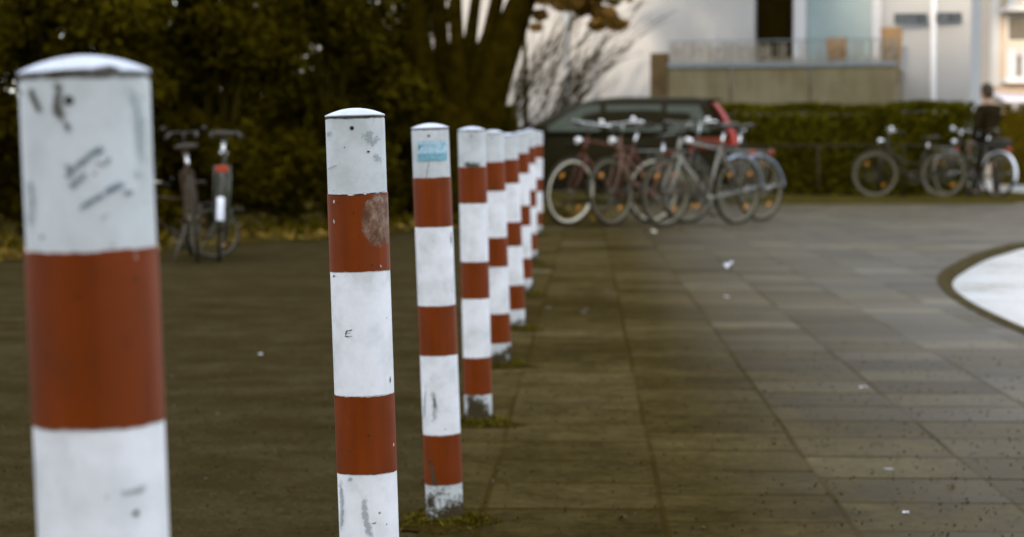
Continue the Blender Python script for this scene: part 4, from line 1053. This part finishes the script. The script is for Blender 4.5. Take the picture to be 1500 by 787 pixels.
# ------------------------------------------------------------------ person beside the bicycle
def person():
    PX = at(1449, 200, 31.9); t = thing('person', 'person in a dark coat standing beside the bicycle at the end of the hedge', 'person', (PX.x, 31.95, .02), R(122)); t.scale = (.965, .965, .965)
    # local: x forward, y left, z up
    V = {}; E = []
    def v(n, p, r): V[n] = (Vector(p), r)
    v('pelvis', (0, 0, .96), (.15, .12)); v('waist', (0, 0, 1.12), (.14, .11)); v('chest', (.02, 0, 1.32), (.165, .125)); v('neckb', (.03, 0, 1.49), (.075, .07)); v('neck', (.05, 0, 1.56), (.055, .055))
    v('jaw', (.075, 0, 1.635), (.07, .085)); v('skull', (.065, 0, 1.72), (.08, .098)); v('crown', (.055, 0, 1.80), (.055, .07))
    v('nose', (.178, 0, 1.685), (.014, .014))
    E += [('pelvis', 'waist'), ('waist', 'chest'), ('chest', 'neckb'), ('neckb', 'neck'), ('neck', 'jaw'), ('jaw', 'skull'), ('skull', 'crown'), ('skull', 'nose')]
    for s, n in ((1, 'l'), (-1, 'r')):
        v('sh' + n, (.02, .185 * s, 1.44), (.07, .07)); reach = n == 'r'
        el = (.10, -.27, 1.16) if reach else (-.02, .27, 1.14); wr = (.33, -.30, 1.06) if reach else (.10, .27, .90)
        v('el' + n, el, (.05, .05)); v('wr' + n, wr, (.03, .03)); d = (Vector(wr) - Vector(el)).normalized()
        pm = Vector(wr) + d * .055; v('pm' + n, pm, (.036, .022))
        E += [('chest', 'sh' + n), ('sh' + n, 'el' + n), ('el' + n, 'wr' + n), ('wr' + n, 'pm' + n)]
        side = d.cross(Vector((0, 0, 1))).normalized()
        for k, (o_, L) in enumerate(((-.028, .065), (-.009, .075), (.010, .07), (.028, .055))):
            v('fa%d' % k + n, pm + side * o_ + d * .035, (.009, .009)); v('fb%d' % k + n, pm + side * o_ * 1.1 + d * (.035 + L * .5) - Vector((0, 0, .012)), (.008, .008)); v('fc%d' % k + n, pm + side * o_ * 1.1 + d * (.03 + L * .75) - Vector((0, 0, .04)), (.007, .007))
            E += [('pm' + n, 'fa%d' % k + n), ('fa%d' % k + n, 'fb%d' % k + n), ('fb%d' % k + n, 'fc%d' % k + n)]
        v('th' + n, Vector(wr) + d * .03 + side * .035 * -s, (.010, .010)); v('tt' + n, Vector(wr) + d * .075 + side * .05 * -s - Vector((0, 0, .02)), (.008, .008)); E += [('wr' + n, 'th' + n), ('th' + n, 'tt' + n)]
        fx = .12 if n == 'l' else -.10
        v('hip' + n, (0, .09 * s, .90), (.095, .095)); v('kn' + n, (fx * .7 + .02, .10 * s, .50), (.062, .062)); v('an' + n, (fx, .10 * s, .10), (.042, .042)); v('heel' + n, (fx - .03, .10 * s, .045), (.04, .035)); v('toe' + n, (fx + .18, .12 * s, .035), (.04, .03))
        E += [('pelvis', 'hip' + n), ('hip' + n, 'kn' + n), ('kn' + n, 'an' + n), ('an' + n, 'heel' + n), ('an' + n, 'toe' + n)]
    def skin(name, V, E, m, root, parent, sub=2):
        ks = list(V); idx = {k: i for i, k in enumerate(ks)}; me = bpy.data.meshes.new(name); me.from_pydata([V[k][0] for k in ks], [(idx[a], idx[b]) for a, b in E], [])
        o = bpy.data.objects.new(name, me); col.objects.link(o); o.parent = parent; me.materials.append(m)
        sk = o.modifiers.new('skin', 'SKIN'); sk.use_smooth_shade = True
        lay = me.skin_vertices[0] if me.skin_vertices else None
        if lay is None:
            import bmesh
            bm = bmesh.new(); bm.from_mesh(me); bm.verts.layers.skin.verify(); bm.to_mesh(me); bm.free(); lay = me.skin_vertices[0]
        for k in ks: lay.data[idx[k]].radius = V[k][1]; lay.data[idx[k]].use_root = (k == root)
        sb_ = o.modifiers.new('sub', 'SUBSURF'); sb_.levels = sub; sb_.render_levels = sub
        return o
    for k in ('pelvis', 'waist', 'chest', 'hipl', 'hipr', 'shl', 'shr', 'ell', 'elr', 'knl', 'knr'): V[k] = (V[k][0], tuple(x * .66 for x in V[k][1]))
    skin('body', V, E, simple('skin', (.38, .22, .14), .55, var=.06), 'pelvis', t)
    coat_m = simple('dark_coat', (.016, .011, .003), .9, var=.25, scale=14, spec=.05); tr_m = simple('dark_trousers', (.018, .014, .007), .9, var=.25)
    g = lambda k, f_: (V[k][0].copy(), tuple(x * f_ for x in V[k][1]))
    C = {k: g(k, 1.75) for k in ('pelvis', 'waist', 'chest')}; C['neckb'] = (V['neckb'][0] + Vector((-.01, 0, .01)), (.095, .095)); C['upper'] = (Vector((.01, 0, 1.41)), (.17, .13)); C['hem'] = (Vector((0, 0, .76)), (.185, .165)); C['pelvis'] = (V['pelvis'][0], (.175, .15))
    CE = [('hem', 'pelvis'), ('pelvis', 'waist'), ('waist', 'chest'), ('chest', 'upper'), ('upper', 'neckb')]
    for n in 'lr':
        C['sh' + n] = g('sh' + n, 1.75); C['el' + n] = g('el' + n, 1.9); C['wr' + n] = g('wr' + n, 1.35); CE += [('upper', 'sh' + n), ('sh' + n, 'el' + n), ('el' + n, 'wr' + n)]
    skin('coat', C, CE, coat_m, 'waist', t)
    T = {'pelvis': (V['pelvis'][0] - Vector((0, 0, .02)), (.155, .125))}; TE = []
    for n in 'lr':
        for k in ('hip', 'kn'): T[k + n] = g(k + n, 1.65)
        T['an' + n] = (V['an' + n][0] + Vector((0, 0, -.02)), (.062, .062)); TE += [('pelvis', 'hip' + n), ('hip' + n, 'kn' + n), ('kn' + n, 'an' + n)]
    skin('trousers', T, TE, tr_m, 'pelvis', t)
    for n in 'lr':
        h_ = V['heel' + n][0]; f_ = V['toe' + n][0]
        sh = MB(); sh.loft([[(h_.x + (f_.x - h_.x) * q + dx, h_.y + (f_.y - h_.y) * q + ww * math.cos(a), max(0, .045 + hh * math.sin(a))) for a in [2 * math.pi * k / 12 for k in range(12)]] for (q, dx, ww, hh) in ((0, -.05, .025, .04), (0, -.02, .045, .075), (.4, 0, .05, .075), (.8, .02, .053, .05), (1, .05, .045, .042), (1, .09, .02, .03))]); sh.build('shoe', M['black'], t)
    hm = MB().ell((.045, 0, 1.745), .108, .098, .105, 18, 12); hm.ell((.015, 0, 1.68), .085, .09, .085, 14, 10)
    hm.build('hair', simple('dark_hair', (.05, .035, .018), .7, var=.2), t)
    for s in (1, -1):
        MB().ell((.158, .033 * s, 1.705), .010, .013, .009, 10, 8).build('eye', M['frame_white'], t)
        MB().ell((.065, .098 * s, 1.68), .02, .012, .032, 10, 8).build('ear', bpy.data.materials['skin'], t)
    MB().ell((.155, 0, 1.632), .008, .025, .007, 10, 6).build('mouth', simple('lips', (.30, .12, .09), .5), t)
person()

# ------------------------------------------------------------------ small things on the ground
M['soil'] = simple('dark_soil', (.030, .020, .004), .95, var=.5, scale=60, spec=0, bump=.8)
M['paper'] = simple('paper', (.72, .74, .78), .8, var=.08)
M['dead_leaf'] = leaf_mat('dead_leaves', (.09, .055, .010), (.18, .11, .02), (.34, .22, .05), clump=3)
M['leaf_one'] = simple('dead_leaf', (.10, .055, .015), .8, var=.3)
M['moss'] = leaf_mat('moss_blades', (.038, .028, .003), (.075, .058, .005), (.15, .12, .012), clump=30)
def scrap(px, py, wpx, hgt, lab, m='paper', cat='litter', name='paper_scrap'):
    g_ = gr(px, py, .006); s = wpx / (F / g_.y); r_ = random.Random(px); n = 10; mb = MB(); vs = [(0, 0, hgt * .5)]; 
    for k in range(n):
        a = 2 * math.pi * k / n; q = s * .5 * r_.uniform(.55, 1.1); vs.append((q * math.cos(a), q * .8 * math.sin(a), r_.uniform(0, hgt)))
    mb.add(vs, [(0, k + 1, (k + 1) % n + 1) for k in range(n)])
    o = mb.build(name, M[m]); o.location = g_; q_ = o.modifiers.new('thick', 'SOLIDIFY'); q_.thickness = .0015
    props(o, lab, cat); return o
scrap(1067, 393, 20, .055, 'crumpled white paper scrap, largest one on the pavement')
scrap(1064, 437, 10, .018, 'small white paper scrap just below the crumpled one')
scrap(1265, 568, 13, .006, 'flat white scrap beside a slab joint right of the middle')
scrap(1391, 714, 17, .012, 'dark brown dead leaf lying on the right-hand slabs', 'leaf_one', 'leaf', 'fallen_leaf')
scrap(1327, 751, 13, .004, 'pale flat scrap near the bottom right corner')
scrap(955, 341, 16, .03, 'pale tan leaf lying before the parked bicycles', 'cream', 'leaf', 'fallen_leaf')
scrap(910, 760, 16, .010, 'dark curled leaf on the slabs right of the sticker bollard', 'leaf_one', 'leaf', 'fallen_leaf')
scrap(382, 519, 7, .004, 'tiny greenish white scrap on the lot between the two nearest bollards')
# moss and grit tufts at the feet of the bollards
for i in range(2, 9):
    b = bol[i].location; n = 700; a = rng.uniform(0, 6.28, n); q = RB + np.minimum(np.abs(rng.normal(0, .018, n)), .05) - .002
    lab = {2: 'moss tuft at the foot of the sticker bollard', 3: 'moss tuft at the foot of the brown-smudged bollard'}.get(i, 'moss tuft at the foot of the %s bollard in the row' % ['fifth', 'sixth', 'seventh', 'eighth', 'farthest'][i - 4])
    P = np.stack([q * np.cos(a) * 1.3, q * np.sin(a), np.abs(rng.normal(0, .010, n)) * np.clip(1.4 - (q - RB) * 18, .15, 1)], 1)
    sm_ = MB(); rj = random.Random(i); ph = [rj.uniform(0, 6.28) for _ in range(4)]; vs = []; fs = []
    for j_, (q0, z0) in enumerate(((.034, .012), (.048, .009), (.066, .004), (.088, -.001))):
        for k in range(28):
            a_ = 6.2832 * k / 28; q1 = RB + (q0 - RB) * (1 + .35 * math.sin(2 * a_ + ph[0]) + .25 * math.sin(3 * a_ + ph[1]) + .2 * math.sin(7 * a_ + ph[2])) if j_ else q0
            vs.append((q1 * math.cos(a_) * 1.2, q1 * math.sin(a_), z0 + (rj.uniform(-.002, .003) if j_ < 3 else 0)))
    for j_ in range(3):
        for k in range(28): fs.append((j_ * 28 + k, j_ * 28 + (k + 1) % 28, (j_ + 1) * 28 + (k + 1) % 28, (j_ + 1) * 28 + k))
    sm_.add(vs, fs, True)
    o = leaf_mesh('moss_tuft', P, .015, M['moss'], None, up=.9, aspect=.3); o.location = (b.x, b.y, .006); props(o, lab, 'moss', 'moss tufts around the bollards'); sm_.build('soil', M['soil'], o)
# grit lying on the paving and the lot
M['grit'] = leaf_mat('grit', (.022, .015, .004), (.034, .024, .008), (.10, .085, .055), clump=9)
n = 7000; ys = 2.6 + 5.5 * rng.random(n) ** 1.6; xs = rng.uniform(-.27, .27, n) * ys
P = np.stack([xs, ys, np.full(n, .007)], 1)
props(leaf_mesh('grit', P, .0062, M['grit'], None, aspect=.8), 'loose grit and crumbs of dirt lying on the paving', 'grit', kind='stuff')
# leaf litter on the verge
n = 2600; xs = rng.uniform(-7, 1.0, n); fy = np.array([min(fline(x), 21.5) for x in xs]); ys = fy + rng.exponential(1.6, n) - .25
P = np.stack([xs, ys, np.full(n, .06) + rng.uniform(-.03, .03, n)], 1)
o = leaf_mesh('leaf_litter', P, .065, M['dead_leaf'], None); props(o, 'scattered dead leaves on the dirt under the shrubs', 'leaves', kind='stuff')
n = 2200; xs = rng.uniform(-7, .6, n); fy = np.array([min(fline(x), 21.5) for x in xs]); ys = fy + rng.exponential(.9, n)
P = np.stack([xs, ys, np.full(n, .07) + rng.uniform(-.02, .05, n)], 1)
o = leaf_mesh('ground_cover', P, .10, M['yew2'], None, up=.8, aspect=.3); props(o, 'low grass and weeds along the edge of the dirt verge', 'ground cover', kind='stuff')
